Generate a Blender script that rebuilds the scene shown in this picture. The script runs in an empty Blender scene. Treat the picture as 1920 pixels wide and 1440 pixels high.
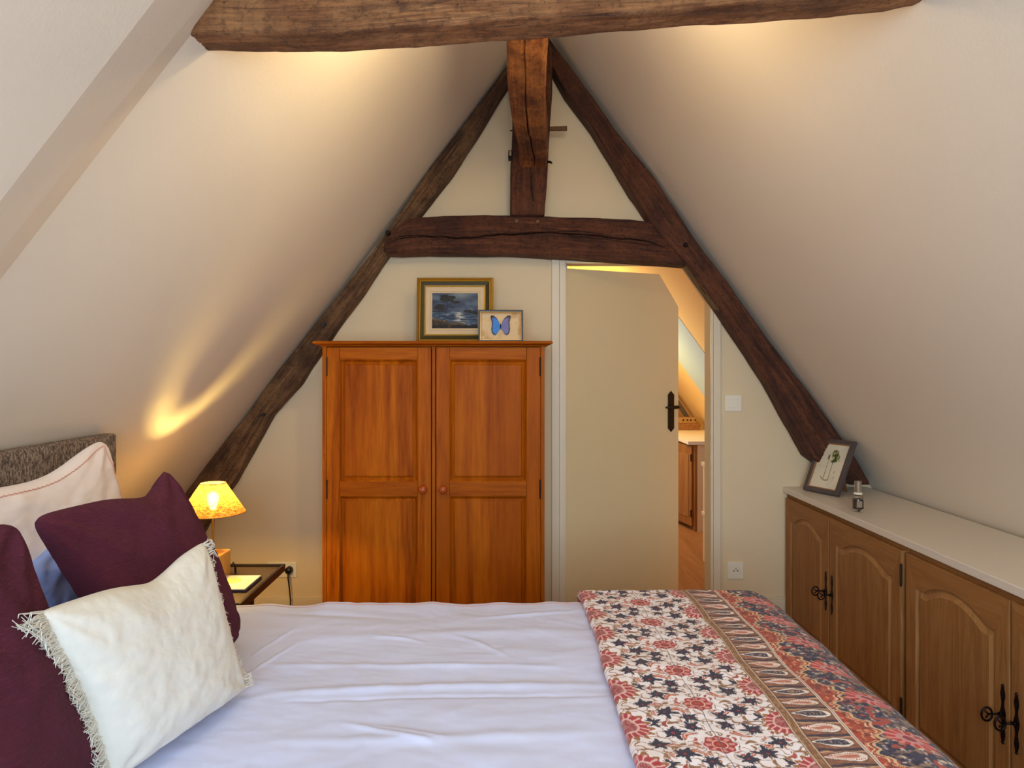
import bpy, math, random
import numpy as np
from mathutils import Vector, Matrix

# ------------------------------------------------------------------ scene, camera, light, exposure
scene = bpy.context.scene
COL = scene.collection
F = 1340.0            # focal length in pixels of the 1920 px wide frame
EYE = 1.25            # eye height above the datum (the floor itself lies at FLOOR)
FLOOR = -0.09
D = 3.62              # distance of the gable wall
cam_data = bpy.data.cameras.new('camera')
cam_data.sensor_width = 36.0
cam_data.lens = F / 1920 * 36.0
cam_data.shift_x = 14 / 1920
cam_data.shift_y = -30 / 1920
cam_data.clip_start = 0.02
cam = bpy.data.objects.new('camera', cam_data)
COL.objects.link(cam)
cam.location = (0, 0, EYE)
cam.rotation_euler = (math.pi / 2, 0, 0)
scene.camera = cam
scene.view_settings.view_transform = 'Standard'
scene.view_settings.look = 'None'
scene.view_settings.exposure = 0.16
scene.view_settings.gamma = 1.0
scene.view_settings.use_curve_mapping = False
scene.cycles.max_bounces = 10
scene.cycles.diffuse_bounces = 6
scene.cycles.use_denoising = True
scene.cycles.sample_clamp_indirect = 4.0

def srgb(r, g, b):
    def f(c):
        c /= 255.0
        return c / 12.92 if c <= 0.04045 else ((c + 0.055) / 1.055) ** 2.4
    return (f(r), f(g), f(b))

world = bpy.data.worlds.new('world')
world.use_nodes = True
world.node_tree.nodes['Background'].inputs[0].default_value = (0.70, 0.82, 1.0, 1)
world.node_tree.nodes['Background'].inputs[1].default_value = 1.0
scene.world = world

def area_light(name, loc, rot, sx, sy, power, color, spread=math.pi):
    l = bpy.data.lights.new(name, 'AREA')
    l.shape = 'RECTANGLE'; l.size = sx; l.size_y = sy
    l.energy = power; l.color = color; l.spread = spread
    o = bpy.data.objects.new(name, l); COL.objects.link(o)
    o.location = loc; o.rotation_euler = rot
    return o
def point_light(name, loc, power, color, radius=0.05):
    l = bpy.data.lights.new(name, 'POINT')
    l.energy = power; l.color = color; l.shadow_soft_size = radius
    o = bpy.data.objects.new(name, l); COL.objects.link(o)
    o.location = loc
    return o
# daylight through the window behind the viewer
area_light('window_daylight', (-0.1, -1.45, 1.35), (math.radians(90), 0, 0), 1.5, 1.4, 80, (0.58, 0.79, 1.0))
# out of frame: two added warm fills, then the lamp behind the big beam
point_light('rear_warm_fill', (0.35, -0.45, 1.42), 9, (1.0, 0.76, 0.42), 0.12)  # added fill behind the viewer, not a known lamp
point_light('ridge_fill', (0.25, 2.0, 2.26), 8.5, (1.0, 0.76, 0.42), 0.10)  # added fill to brighten the far slopes
def spot_light(name, loc, target, power, color, angle, blend, radius):
    l = bpy.data.lights.new(name, 'SPOT'); l.energy = power; l.color = color
    l.spot_size = math.radians(angle); l.spot_blend = blend; l.shadow_soft_size = radius
    o = bpy.data.objects.new(name, l); COL.objects.link(o); o.location = loc
    o.rotation_euler = (Vector(target)-Vector(loc)).to_track_quat('-Z', 'Y').to_euler()
    return o
spot_light('beam_spot', (-0.05, 1.72, 2.24), (-0.62, 1.98, 1.92), 17, (1.0, 0.77, 0.42), 130, 1.0, 0.04)
# the next room: its lamp and its daylight
point_light('next_room_lamp', (0.75, 6.2, 1.45), 40, (1.0, 0.70, 0.26), 0.10)
area_light('next_room_daylight', (0.2, 5.6, 1.0), (0, math.radians(-90), 0), 0.6, 0.6, 7, (0.62, 0.80, 1.0))

# ------------------------------------------------------------------ helpers
rng = random.Random(7)
_rs = np.random.RandomState(11)
_LAT = _rs.rand(64, 64, 64)
def vnoise(x, y, z=0.0):
    x = np.asarray(x, float); y = np.asarray(y, float); z = np.asarray(z, float) + np.zeros_like(x)
    xi = np.floor(x).astype(int); yi = np.floor(y).astype(int); zi = np.floor(z).astype(int)
    xf = x - xi; yf = y - yi; zf = z - zi
    xf = xf * xf * (3 - 2 * xf); yf = yf * yf * (3 - 2 * yf); zf = zf * zf * (3 - 2 * zf)
    r = 0
    for a in (0, 1):
        for b in (0, 1):
            for c in (0, 1):
                w = (xf if a else 1 - xf) * (yf if b else 1 - yf) * (zf if c else 1 - zf)
                r = r + w * _LAT[(xi + a) % 64, (yi + b) % 64, (zi + c) % 64]
    return r * 2 - 1
def fbm(x, y, z=0.0, o=4):
    r = 0; a = 0.5; f = 1.0
    for i in range(o):
        r = r + a * vnoise(np.asarray(x) * f + 17.3 * i, np.asarray(y) * f + 5.1 * i, np.asarray(z) * f + 9.7 * i)
        a *= 0.5; f *= 2.03
    return r
def sstep(a, b, x):
    t = np.clip((x - a) / (b - a), 0, 1)
    return t * t * (3 - 2 * t)

def P(px, py, Y):
    """point of the place that lies at depth Y on the sight line of a photo pixel"""
    return ((px - 946) * Y / F, Y, EYE - (py - 690) * Y / F)

class G:
    def __init__(s): s.v = []; s.f = []; s.m = []; s.mi = 0
    def add(s, vs, fs):
        n = len(s.v); s.v += [tuple(v) for v in vs]
        s.f += [tuple(i + n for i in f) for f in fs]; s.m += [s.mi] * len(fs)
        return s
    def box(s, x0, x1, y0, y1, z0, z1):
        return s.add([(x0,y0,z0),(x1,y0,z0),(x1,y1,z0),(x0,y1,z0),(x0,y0,z1),(x1,y0,z1),(x1,y1,z1),(x0,y1,z1)],
                     [(3,2,1,0),(4,5,6,7),(0,1,5,4),(1,2,6,5),(2,3,7,6),(3,0,4,7)])
    def prism(s, poly, y0, y1):
        """polygon in x,z (counter-clockwise seen from the viewer at -y) extruded along y"""
        n = len(poly)
        return s.add([(x, y0, z) for x, z in poly] + [(x, y1, z) for x, z in poly],
              [tuple(range(n)), tuple(range(2*n-1, n-1, -1))] + [((i+1) % n, i, n+i, n+(i+1) % n) for i in range(n)])
    def lathe(s, prof, c=(0,0,0), n=32, axis='z'):
        vs = []; k = len(prof)
        for j in range(n):
            a = 2*math.pi*j/n
            for r, h in prof:
                p = (r*math.cos(a), r*math.sin(a), h)
                if axis == 'y': p = (p[0], p[2], p[1])
                if axis == 'x': p = (p[2], p[0], p[1])
                vs.append((p[0]+c[0], p[1]+c[1], p[2]+c[2]))
        fs = []
        for j in range(n):
            j2 = (j+1) % n
            for i in range(k-1):
                q = (j*k+i, j2*k+i, j2*k+i+1, j*k+i+1)
                fs.append(q if axis != 'y' else q[::-1])
        return s.add(vs, fs)
    def tube(s, pts, r, n=8, caps=True):
        pts = [Vector(p) for p in pts]; rs = r if isinstance(r, (list, tuple)) else [r]*len(pts)
        vs = []; prev = None
        for i, p in enumerate(pts):
            t = (pts[min(i+1, len(pts)-1)] - pts[max(i-1, 0)]).normalized()
            if prev is None:
                u = t.orthogonal().normalized()
            else:
                u = prev - t * prev.dot(t)
                u = u.normalized() if u.length > 1e-6 else t.orthogonal().normalized()
            prev = u; w = t.cross(u)
            for j in range(n):
                a = 2*math.pi*j/n
                vs.append(p + (u*math.cos(a) + w*math.sin(a))*rs[i])
        fs = [(i*n+j, i*n+(j+1)%n, (i+1)*n+(j+1)%n, (i+1)*n+j) for i in range(len(pts)-1) for j in range(n)]
        if caps: fs += [tuple(range(n-1,-1,-1)), tuple(range((len(pts)-1)*n, len(pts)*n))]
        return s.add(vs, fs)
    def xf(s, M):
        s.v = [tuple(M @ Vector(v)) for v in s.v]; return s
    def shift(s, o):
        s.v = [(v[0]-o[0], v[1]-o[1], v[2]-o[2]) for v in s.v]; return s

def tag(o, label=None, cat=None, group=None, kind=None):
    if label: o['label'] = label
    if cat: o['category'] = cat
    if group: o['group'] = group
    if kind: o['kind'] = kind
    return o
def empty(name, loc, label, cat, group=None, kind=None):
    o = bpy.data.objects.new(name, None); COL.objects.link(o)
    o.location = loc; o.empty_display_size = 0.05
    return tag(o, label, cat, group, kind)
def root_of(o):
    while o.parent: o = o.parent
    return o
def mk(name, g, mats, parent=None, smooth=False, bevel=0, local=False, seg=2):
    """link geometry as one mesh object; world coordinates unless local"""
    me = bpy.data.meshes.new(name)
    vs = g.v
    if parent is not None and not local:
        l = root_of(parent).location
        vs = [(v[0]-l[0], v[1]-l[1], v[2]-l[2]) for v in vs]
    me.from_pydata([tuple(v) for v in vs], [], g.f)
    if not isinstance(mats, (list, tuple)): mats = [mats]
    for m in mats: me.materials.append(m)
    if len(mats) > 1: me.polygons.foreach_set('material_index', g.m)
    if smooth: me.polygons.foreach_set('use_smooth', [True]*len(g.f))
    me.update()
    o = bpy.data.objects.new(name, me); COL.objects.link(o)
    if parent is not None: o.parent = parent
    if bevel:
        b = o.modifiers.new('bevel', 'BEVEL'); b.width = bevel; b.segments = seg
        b.limit_method = 'ANGLE'; b.angle_limit = math.radians(35)
        b.harden_normals = False
    return o
def grid_mesh(name, Pn, mats, parent=None, col=None, uv=None, wrap_u=False, solid=0, local=False):
    """Pn: (nu, nv, 3) array"""
    nu, nv = Pn.shape[:2]
    me = bpy.data.meshes.new(name)
    V = Pn.reshape(-1, 3).copy()
    if parent is not None and not local:
        l = root_of(parent).location; V -= np.array([l[0], l[1], l[2]])
    a = np.arange(nu if wrap_u else nu-1); b = np.arange(nv-1)
    A, B = np.meshgrid(a, b, indexing='ij'); A2 = (A+1) % nu
    Fc = np.stack([A*nv+B, A2*nv+B, A2*nv+B+1, A*nv+B+1], -1).reshape(-1, 4)
    me.vertices.add(len(V)); me.vertices.foreach_set('co', V.astype(np.float32).ravel())
    me.loops.add(len(Fc)*4); me.loops.foreach_set('vertex_index', Fc.astype(np.int32).ravel())
    me.polygons.add(len(Fc))
    me.polygons.foreach_set('loop_start', (np.arange(len(Fc))*4).astype(np.int32))
    me.polygons.foreach_set('loop_total', np.full(len(Fc), 4, np.int32))
    me.polygons.foreach_set('use_smooth', np.ones(len(Fc), bool))
    me.update(calc_edges=True)
    if col is not None:
        at = me.color_attributes.new('Col', 'FLOAT_COLOR', 'POINT')
        c = np.concatenate([col.reshape(-1, 3), np.ones((len(V), 1))], 1)
        at.data.foreach_set('color', c.astype(np.float32).ravel())
    if uv is not None:
        l = me.uv_layers.new(name='UVMap')
        l.data.foreach_set('uv', uv.reshape(-1, 2)[Fc.ravel()].astype(np.float32).ravel())
    me.validate()
    if not isinstance(mats, (list, tuple)): mats = [mats]
    for m in mats: me.materials.append(m)
    o = bpy.data.objects.new(name, me); COL.objects.link(o)
    if parent is not None: o.parent = parent
    if solid:
        s = o.modifiers.new('solid', 'SOLIDIFY'); s.thickness = solid; s.offset = -1
    return o

# ------------------------------------------------------------------ materials
class N:
    def __init__(s, name):
        s.m = bpy.data.materials.new(name); s.m.use_nodes = True
        s.t = s.m.node_tree; s.b = s.t.nodes['Principled BSDF']; s.out = s.t.nodes['Material Output']
    def n(s, typ, **kw):
        x = s.t.nodes.new(typ)
        for k, v in kw.items():
            if k.startswith('i_'): x.inputs[k[2:].replace('_', ' ')].default_value = v
            else: setattr(x, k, v)
        return x
    def l(s, a, b): s.t.links.new(a, b)
    def coords(s, scale=(1,1,1), src='Object', rot=(0,0,0)):
        c = s.n('ShaderNodeTexCoord'); m = s.n('ShaderNodeMapping')
        m.inputs['Scale'].default_value = scale; m.inputs['Rotation'].default_value = rot
        s.l(c.outputs[src], m.inputs[0]); return m.outputs[0]
    def noise(s, vec, scale, detail=4, rough=0.5, dist=0):
        x = s.n('ShaderNodeTexNoise'); s.l(vec, x.inputs['Vector'])
        x.inputs['Scale'].default_value = scale; x.inputs['Detail'].default_value = detail
        x.inputs['Roughness'].default_value = rough; x.inputs['Distortion'].default_value = dist
        return x.outputs[0]
    def ramp(s, fac, stops):
        r = s.n('ShaderNodeValToRGB'); e = r.color_ramp.elements
        while len(e) < len(stops): e.new(0.5)
        for k, (p, c) in enumerate(stops):
            e[k].position = p; e[k].color = (*c, 1) if len(c) == 3 else c
        s.l(fac, r.inputs[0]); return r.outputs[0]
    def mix(s, fac, a, b, mode='MIX'):
        x = s.n('ShaderNodeMixRGB'); x.blend_type = mode
        for i, v in ((0, fac), (1, a), (2, b)):
            if hasattr(v, 'default_value'): s.l(v, x.inputs[i])
            elif i == 0: x.inputs[0].default_value = v
            else: x.inputs[i].default_value = (*v, 1)
        return x.outputs[0]
    def bump(s, h, strength=0.3, dist=0.01):
        b = s.n('ShaderNodeBump'); b.inputs['Strength'].default_value = strength
        b.inputs['Distance'].default_value = dist
        s.l(h, b.inputs['Height']); s.l(b.outputs[0], s.b.inputs['Normal']); return b
    def base(s, c):
        if hasattr(c, 'default_value'): s.l(c, s.b.inputs['Base Color'])
        else: s.b.inputs['Base Color'].default_value = (*c, 1)
        return s
    def set(s, **kw):
        for k, v in kw.items(): s.b.inputs[k.replace('_', ' ')].default_value = v
        return s

def plain(name, c, rough=0.5, metal=0.0, var=0.06, scale=30, bump=0.0, **kw):
    n = N(name); v = n.coords()
    f = n.noise(v, scale, 4)
    c2 = tuple(x*(1-var*2) for x in c)
    n.base(n.mix(f, c, c2)); n.set(Roughness=rough, Metallic=metal)
    if bump: n.bump(f, bump, 0.004)
    for k, val in kw.items(): n.b.inputs[k.replace('_', ' ')].default_value = val
    return n.m
def plaster(name, c, bump=0.12):
    n = N(name); v = n.coords()
    a = n.noise(v, 2.2, 5, 0.6); b = n.noise(v, 120, 3, 0.6)
    n.base(n.mix(a, c, tuple(x*0.94 for x in c))); n.set(Roughness=0.9)
    n.b.inputs['Specular IOR Level'].default_value = 0.2
    mm = n.n('ShaderNodeMath', operation='MULTIPLY_ADD'); n.l(a, mm.inputs[0]); mm.inputs[1].default_value = 6.0; n.l(b, mm.inputs[2])
    n.bump(mm.outputs[0], bump, 0.003)
    return n.m
def wood(name, cols, axis='z', rough=0.35, ring=1.0, bumpk=0.1, coat=0.0, seed=0.0, detail=3.0, spec=0.16):
    """grain runs along axis, object coordinates"""
    n = N(name)
    s = {'z': (9, 9, 0.7), 'x': (0.7, 9, 9), 'y': (9, 0.7, 9)}[axis]
    v = n.coords(s)
    off = n.n('ShaderNodeVectorMath', operation='ADD'); n.l(v, off.inputs[0]); off.inputs[1].default_value = (seed, seed*1.7, seed*0.6)
    v = off.outputs[0]
    a = n.noise(v, 1.3*ring, 3, 0.55, 0.6)
    w = n.n('ShaderNodeMath', operation='MULTIPLY'); n.l(a, w.inputs[0]); w.inputs[1].default_value = 9.0
    fr = n.n('ShaderNodeMath', operation='PINGPONG'); n.l(w.outputs[0], fr.inputs[0]); fr.inputs[1].default_value = 1.0
    fine = n.noise(v, 14*ring, detail, 0.7)
    c = n.ramp(fr.outputs[0], [(0.0, cols[0]), (0.55, cols[1]), (1.0, cols[2])])
    c2 = n.mix(0.45, c, n.ramp(fine, [(0.3, cols[2]), (0.7, cols[0])]))
    big = n.noise(v, 0.35, 2)
    c3 = n.mix(n.ramp(big, [(0.35, (0,0,0)), (0.7, (0.6,0.6,0.6))]), c2, cols[1])
    n.base(c3); n.set(Roughness=rough); n.b.inputs['Specular IOR Level'].default_value = spec
    n.b.inputs['Coat Weight'].default_value = coat; n.b.inputs['Coat Roughness'].default_value = 0.25
    n.bump(fine, bumpk, 0.002)
    return n.m
def beam_mat(name, cols, seed=0.0, rough=0.75, blotch=0.35):
    """old hewn timber; UV u runs along the timber in metres, v around it"""
    n = N(name)
    v = n.coords((3.0, 26, 1), 'UV')
    off = n.n('ShaderNodeVectorMath', operation='ADD'); n.l(v, off.inputs[0]); off.inputs[1].default_value = (seed, seed*2.3, seed)
    v = off.outputs[0]
    a = n.noise(v, 1.0, 8, 0.62, 0.5)
    b = n.noise(v, 5.0, 6, 0.7)
    o = n.coords((1,1,1), 'Object')
    c = n.noise(o, 7, 5, 0.6)
    col = n.ramp(a, [(0.36, cols[0]), (0.5, cols[1]), (0.64, cols[2])])
    col = n.mix(n.ramp(b, [(0.38, (0.75,0.75,0.75)), (0.56, (0,0,0))]), col, cols[0])
    col = n.mix(n.ramp(c, [(0.42, (0,0,0)), (0.62, (blotch,)*3)]), col, cols[2])
    d = n.noise(o, 3.0, 6, 0.7); col = n.mix(n.ramp(d, [(0.36, (0.7,0.7,0.7)), (0.52, (0,0,0))]), col, cols[0])
    e_ = n.noise(o, 55, 4, 0.75); col = n.mix(n.ramp(e_, [(0.36, (0.55,0.55,0.55)), (0.50, (0,0,0))]), col, tuple(x*0.45 for x in cols[0]))
    # fine dark checks along the grain
    v2 = n.coords((1.2, 60, 1), 'UV')
    k = n.noise(v2, 1.6, 3, 0.5, 0.3)
    col = n.mix(n.ramp(k, [(0.30, (0.8,0.8,0.8)), (0.36, (0,0,0))]), col, tuple(x*0.25 for x in cols[0]))
    # worm holes
    vo = n.n('ShaderNodeTexVoronoi'); n.l(o, vo.inputs['Vector']); vo.inputs['Scale'].default_value = 38
    col = n.mix(n.ramp(vo.outputs['Distance'], [(0.07, (0.75,0.75,0.75)), (0.10, (0,0,0))]), col, tuple(x*0.2 for x in cols[0]))
    n.base(col); n.set(Roughness=rough)
    h = n.n('ShaderNodeMath', operation='ADD'); n.l(a, h.inputs[0]); n.l(b, h.inputs[1])
    h2 = n.n('ShaderNodeMath', operation='ADD'); n.l(h.outputs[0], h2.inputs[0]); n.l(e_, h2.inputs[1]); n.bump(h2.outputs[0], 0.8, 0.008)
    return n.m
def fabric(name, c, c2=None, scale=900, bump=0.3, rough=0.95, var_scale=14, sheen=0.2, weave=None, bdist=0.002):
    n = N(name); v = n.coords()
    a = n.noise(v, var_scale, 4); b = n.noise(v, scale, 2, 0.8)
    n.base(n.mix(a, c, c2 or tuple(x*0.85 for x in c))); n.set(Roughness=rough)
    n.b.inputs['Sheen Weight'].default_value = sheen; n.b.inputs['Specular IOR Level'].default_value = 0.15
    n.bump(weave(n, v) if weave else b, bump, bdist)
    return n.m
def attr_mat(name, rough=0.8, bump=0.0, coat=0.0, sheen=0.0):
    n = N(name); a = n.n('ShaderNodeVertexColor'); a.layer_name = 'Col'
    v = n.coords(); f = n.noise(v, 700, 2, 0.7)
    c = n.mix(n.ramp(f, [(0.3, (0.0,0.0,0.0)), (0.8, (0.08,0.08,0.08))]), a.outputs[0], (0.0,0.0,0.0))
    n.base(c); n.set(Roughness=rough)
    n.b.inputs['Coat Weight'].default_value = coat; n.b.inputs['Sheen Weight'].default_value = sheen
    n.b.inputs['Specular IOR Level'].default_value = 0.25
    if bump: n.bump(f, bump, 0.002)
    return n.m

WALLC = srgb(231, 209, 172)
M = {}
M['wall'] = plaster('plaster_warm_white', WALLC)
M['slope'] = plaster('plaster_slope', srgb(234, 223, 206))
M['paint'] = plain('satin_white_paint', srgb(228, 211, 182), 0.45, var=0.02)
M['door'] = plain('door_paint', srgb(228, 203, 156), 0.6, var=0.02, scale=6)
M['floor'] = wood('oak_floor', [srgb(172,126,88), srgb(154,108,70), srgb(130,88,54)], 'y', 0.4, 0.8)
M['daylight_blue'] = plaster('daylight_blue_plaster', srgb(184, 206, 212))  # daylight as colour, for the band on the next room's slope
M['yellow_wall'] = plaster('warm_yellow_plaster', srgb(238, 204, 140))
M['pine_v'] = wood('orange_pine_upright', [srgb(184,100,12), srgb(160,80,6), srgb(120,50,2)], 'z', 0.45, 0.9, coat=0.0, spec=0.07)
M['pine_h'] = wood('orange_pine_level', [srgb(182,100,12), srgb(158,80,6), srgb(122,50,2)], 'x', 0.45, 0.9, coat=0.0, spec=0.07, seed=3)
M['pine_p'] = wood('orange_pine_panel', [srgb(186,102,12), srgb(158,78,6), srgb(116,46,2)], 'z', 0.45, 0.55, coat=0.0, spec=0.07, seed=9)
M['gap'] = plain('gap_shade', srgb(30, 18, 10), 0.9)
M['knob'] = plain('varnished_knob', srgb(170, 76, 30), 0.25, var=0.1)
OAK = [srgb(168,120,72), srgb(150,103,58), srgb(128,84,44)]
M['oak_v'] = wood('oak_upright', OAK, 'z', 0.5, 1.6)
M['oak_y'] = wood('oak_level', OAK, 'y', 0.5, 1.6, seed=4)
M['oak_edge'] = wood('oak_moulding', [srgb(174,128,80), srgb(160,114,68), srgb(140,95,54)], 'z', 0.45, 1.2, seed=6)
M['counter'] = plain('white_stone_top', srgb(226, 216, 202), 0.35, var=0.03, scale=60)
M['iron'] = plain('black_iron', srgb(34, 24, 24), 0.45, 0.8, bump=0.2)
M['bronze'] = plain('dark_bronze', srgb(60, 46, 34), 0.4, 0.7)
M['brass'] = plain('brass', srgb(214, 160, 60), 0.28, 0.9)
M['plastic'] = plain('white_plastic', srgb(240, 231, 210), 0.35, var=0.01)
M['black'] = plain('black_plastic', srgb(18, 18, 20), 0.4)
M['tie'] = beam_mat('collar_beam_wood', [srgb(90,52,24), srgb(140,88,48), srgb(174,122,76)], 1.0, blotch=0.5)
M['truss'] = beam_mat('dark_truss_wood', [srgb(46,21,10), srgb(88,43,22), srgb(120,68,38)], 5.0, blotch=0.4)
M['truss_l'] = beam_mat('dusty_truss_wood', [srgb(58,36,20), srgb(104,68,38), srgb(142,104,66)], 8.0, blotch=0.45)
M['purlin'] = beam_mat('orange_brace_wood', [srgb(88,42,16), srgb(150,80,32), srgb(196,124,56)], 3.0, blotch=0.65)

# ------------------------------------------------------------------ the room
def XL(z): return -411.6/370 + 0.747*(z-EYE)
def XR(z): return 526/370 - 0.72*(z-EYE)
RZ = EYE + (411.6+526)/(0.747+0.72)/370     # ridge height
RX = XL(RZ)
REAR = -1.6; FARY = 8.6; XSH = 0.15
def struct(name, g, m, parent=None, **kw):
    o = mk(name, g, m, parent, **kw)
    if parent is None: o['kind'] = 'structure'
    return o
struct('floor', G().box(-2.3, 2.75, REAR-0.1, FARY+0.1, FLOOR-0.1, FLOOR), M['floor'])

def slope_slab(pts_inner, y0, y1, th, nrm):
    """slab whose inner face passes through two (x,z) points"""
    (xa, za), (xb, zb) = pts_inner
    g = G()
    ox, oz = nrm[0]*th, nrm[1]*th
    g.add([(xa,y0,za),(xb,y0,zb),(xb,y1,zb),(xa,y1,za),(xa+ox,y0,za+oz),(xb+ox,y0,zb+oz),(xb+ox,y1,zb+oz),(xa+ox,y1,za+oz)],
          [(0,1,2,3),(7,6,5,4),(0,4,5,1),(1,5,6,2),(2,6,7,3),(3,7,4,0)])
    return g
def nout(x0, z0, x1, z1, side):
    dx, dz = x1-x0, z1-z0; L = math.hypot(dx, dz)
    n = (-dz/L, dx/L)
    return n if n[0]*side > 0 else (-n[0], -n[1])
# left slope, with the plastered-over principal rafter that steps the near half inwards
nl = nout(XL(FLOOR), FLOOR, RX, RZ, -1)
g = G()
st = 0.040
secs = [(REAR, st), (1.17, st, 1.24), (1.335, 0.0, 1.455), (D+0.1, 0.0)]
vs = []
for q_ in secs:
    s = q_[1]
    for y, x, z in ((q_[0], XL(FLOOR), FLOOR), (q_[-1] if len(q_) > 2 else q_[0], RX, RZ)):
        vs.append((x - nl[0]*s, y, z - nl[1]*s))
for q_ in secs:
    for y, x, z in ((q_[0], XL(FLOOR), FLOOR), (q_[-1] if len(q_) > 2 else q_[0], RX, RZ)):
        vs.append((x + nl[0]*0.12, y, z + nl[1]*0.12))
fs = []
for i in range(3):
    a = i*2; fs += [(a, a+2, a+3, a+1), (8+a, 8+a+1, 8+a+3, 8+a+2)]
fs += [(0, 1, 9, 8), (6, 14, 15, 7)]
for i in range(3):
    a = i*2; fs += [(a, 8+a, 8+a+2, a+2), (a+1, a+3, 8+a+3, 8+a+1)]
g.add(vs, fs)
struct('ceiling_left_slope', g, M['slope'])
nr = nout(XR(FLOOR), FLOOR, RX, RZ, 1)
struct('ceiling_right_slope', slope_slab([(XR(FLOOR), FLOOR), (RX, RZ)], REAR, D+0.1, 0.12, nr), M['slope'])
# gable wall with the doorway
DB = D+0.1
DX0, DX1, DZ = (1060-946)/370, (1321-946)*DB/F, EYE+(690-499)*DB/F
CH = [(DX1, EYE+(690-567)*DB/F), ((1275-946)*DB/F, DZ)]
g = G()
wy0, wy1 = D, D+0.1
g.prism([(XL(FLOOR), FLOOR), (DX0, FLOOR), (DX0, XR(0)*0+2.86), (RX, RZ)], wy0, wy1)
zt = EYE + (526/370 - DX1)/0.72
g.prism([(DX1, FLOOR), (XR(FLOOR), FLOOR), (DX1, zt)], wy0, wy1)
z0t = EYE + (526/370 - DX0)/0.72
g.prism([(DX0, DZ), CH[1], CH[0], (DX1, zt), (DX0, z0t)], wy0, wy1)
struct('wall_back', g, M['wall'])
# rear wall behind the viewer, with its window
g = G()
g.box(-2.3, -0.95, REAR-0.1, REAR, FLOOR, 3.0); g.box(0.75, 2.45, REAR-0.1, REAR, FLOOR, 3.0)
g.box(-0.95, 0.75, REAR-0.1, REAR, FLOOR, 0.6); g.box(-0.95, 0.75, REAR-0.1, REAR, 2.1, 3.0)
struct('wall_rear', g, M['wall'])
wf = G()
for x0, x1, z0, z1 in ((-0.95,-0.89,0.6,2.1),(0.69,0.75,0.6,2.1),(-0.13,-0.07,0.6,2.1),(-0.95,0.75,0.6,0.66),(-0.95,0.75,2.04,2.1)):
    wf.box(x0, x1, REAR-0.07, REAR-0.02, z0, z1)
w = struct('window_1', wf, M['paint'])
# next room
g = slope_slab([(XR(FLOOR)+XSH, FLOOR), (RX+XSH, RZ)], D+0.1, FARY, 0.1, nr)
struct('ceiling_next_room_right', g, M['yellow_wall'])
g = slope_slab([(XL(FLOOR)-0.1, FLOOR), (RX-0.1, RZ)], D+0.1, FARY, 0.1, nl)
struct('ceiling_next_room_left', g, M['yellow_wall'])
struct('ceiling_next_room', G().box(-0.6, 1.3, D+0.1, FARY, 2.12, 2.2), M['yellow_wall'])
struct('wall_far', G().box(-2.3, 2.75, FARY, FARY+0.1, FLOOR, 3.0), M['wall'])

# cool skylight band on the next room's slope, put in as pale blue colour
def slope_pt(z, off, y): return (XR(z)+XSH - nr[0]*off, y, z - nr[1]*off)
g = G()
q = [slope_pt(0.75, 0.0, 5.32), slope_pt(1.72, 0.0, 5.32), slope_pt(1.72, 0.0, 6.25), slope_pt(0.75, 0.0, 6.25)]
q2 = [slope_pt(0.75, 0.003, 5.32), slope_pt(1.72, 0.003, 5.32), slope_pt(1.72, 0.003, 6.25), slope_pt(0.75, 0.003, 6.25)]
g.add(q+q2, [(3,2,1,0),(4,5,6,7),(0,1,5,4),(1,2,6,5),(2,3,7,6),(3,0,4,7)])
struct('daylight_band', g, M['daylight_blue'])

# skirting
g = G(); g.box(XL(0)+0.02, -0.05, D-0.014, D, FLOOR, 0.085); g.box(XL(0)+0.03, -0.05, D-0.010, D, 0.085, 0.094)
struct('baseboard_left', g, M['paint'], bevel=0.002)
g = G(); g.box((1350-946)/370, 1.45, D-0.014, D, FLOOR, 0.085); g.box((1350-946)/370, 1.45, D-0.010, D, 0.085, 0.094)
struct('baseboard_right', g, M['paint'], bevel=0.002)
# door casing
cx = lambda p: (p-946)/370
zz = lambda p: EYE+(690-p)/370
g = G()
g.box(cx(1034), cx(1048), D-0.022, D-0.0005, FLOOR, zz(478)); g.box(cx(1048.6), DX0-0.0005, D-0.014, D-0.0005, FLOOR, zz(486))
struct('trim_2', g, M['paint'], bevel=0.0015)
g = G()
g.box(DX0, CH[1][0]+0.003, D-0.014, D-0.0005, DZ+0.0005, DZ+0.022)
cdx, cdz = CH[0][0]-CH[1][0], CH[0][1]-CH[1][1]; cl_ = math.hypot(cdx, cdz); cn = (-cdz/cl_*0.022, cdx/cl_*0.022)
g.prism([(CH[1][0]+0.0005, CH[1][1]), CH[0], (CH[0][0]+cn[0], CH[0][1]+cn[1]), (CH[1][0]+cn[0], CH[1][1]+cn[1])], D-0.0135, D-0.0005)
struct('trim_3', g, M['paint'], bevel=0.0015)
g = G()
g.box(DX1+0.0005, DX1+0.012, D-0.014, D-0.0005, FLOOR, CH[0][1]+0.005); g.box(DX1+0.0125, cx(1349), D-0.020, D-0.0005, FLOOR, zz(585))
struct('trim_4', g, M['paint'], bevel=0.0015)
g = G()
g.box(DX0+0.0003, DX0+0.004, D+0.0, DB-0.0, FLOOR, DZ-0.002)
g.box(DX0+0.0003, DX0+0.016, D+0.072, DB, FLOOR, DZ-0.002)
struct('trim_5', g, M['paint'])

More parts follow.
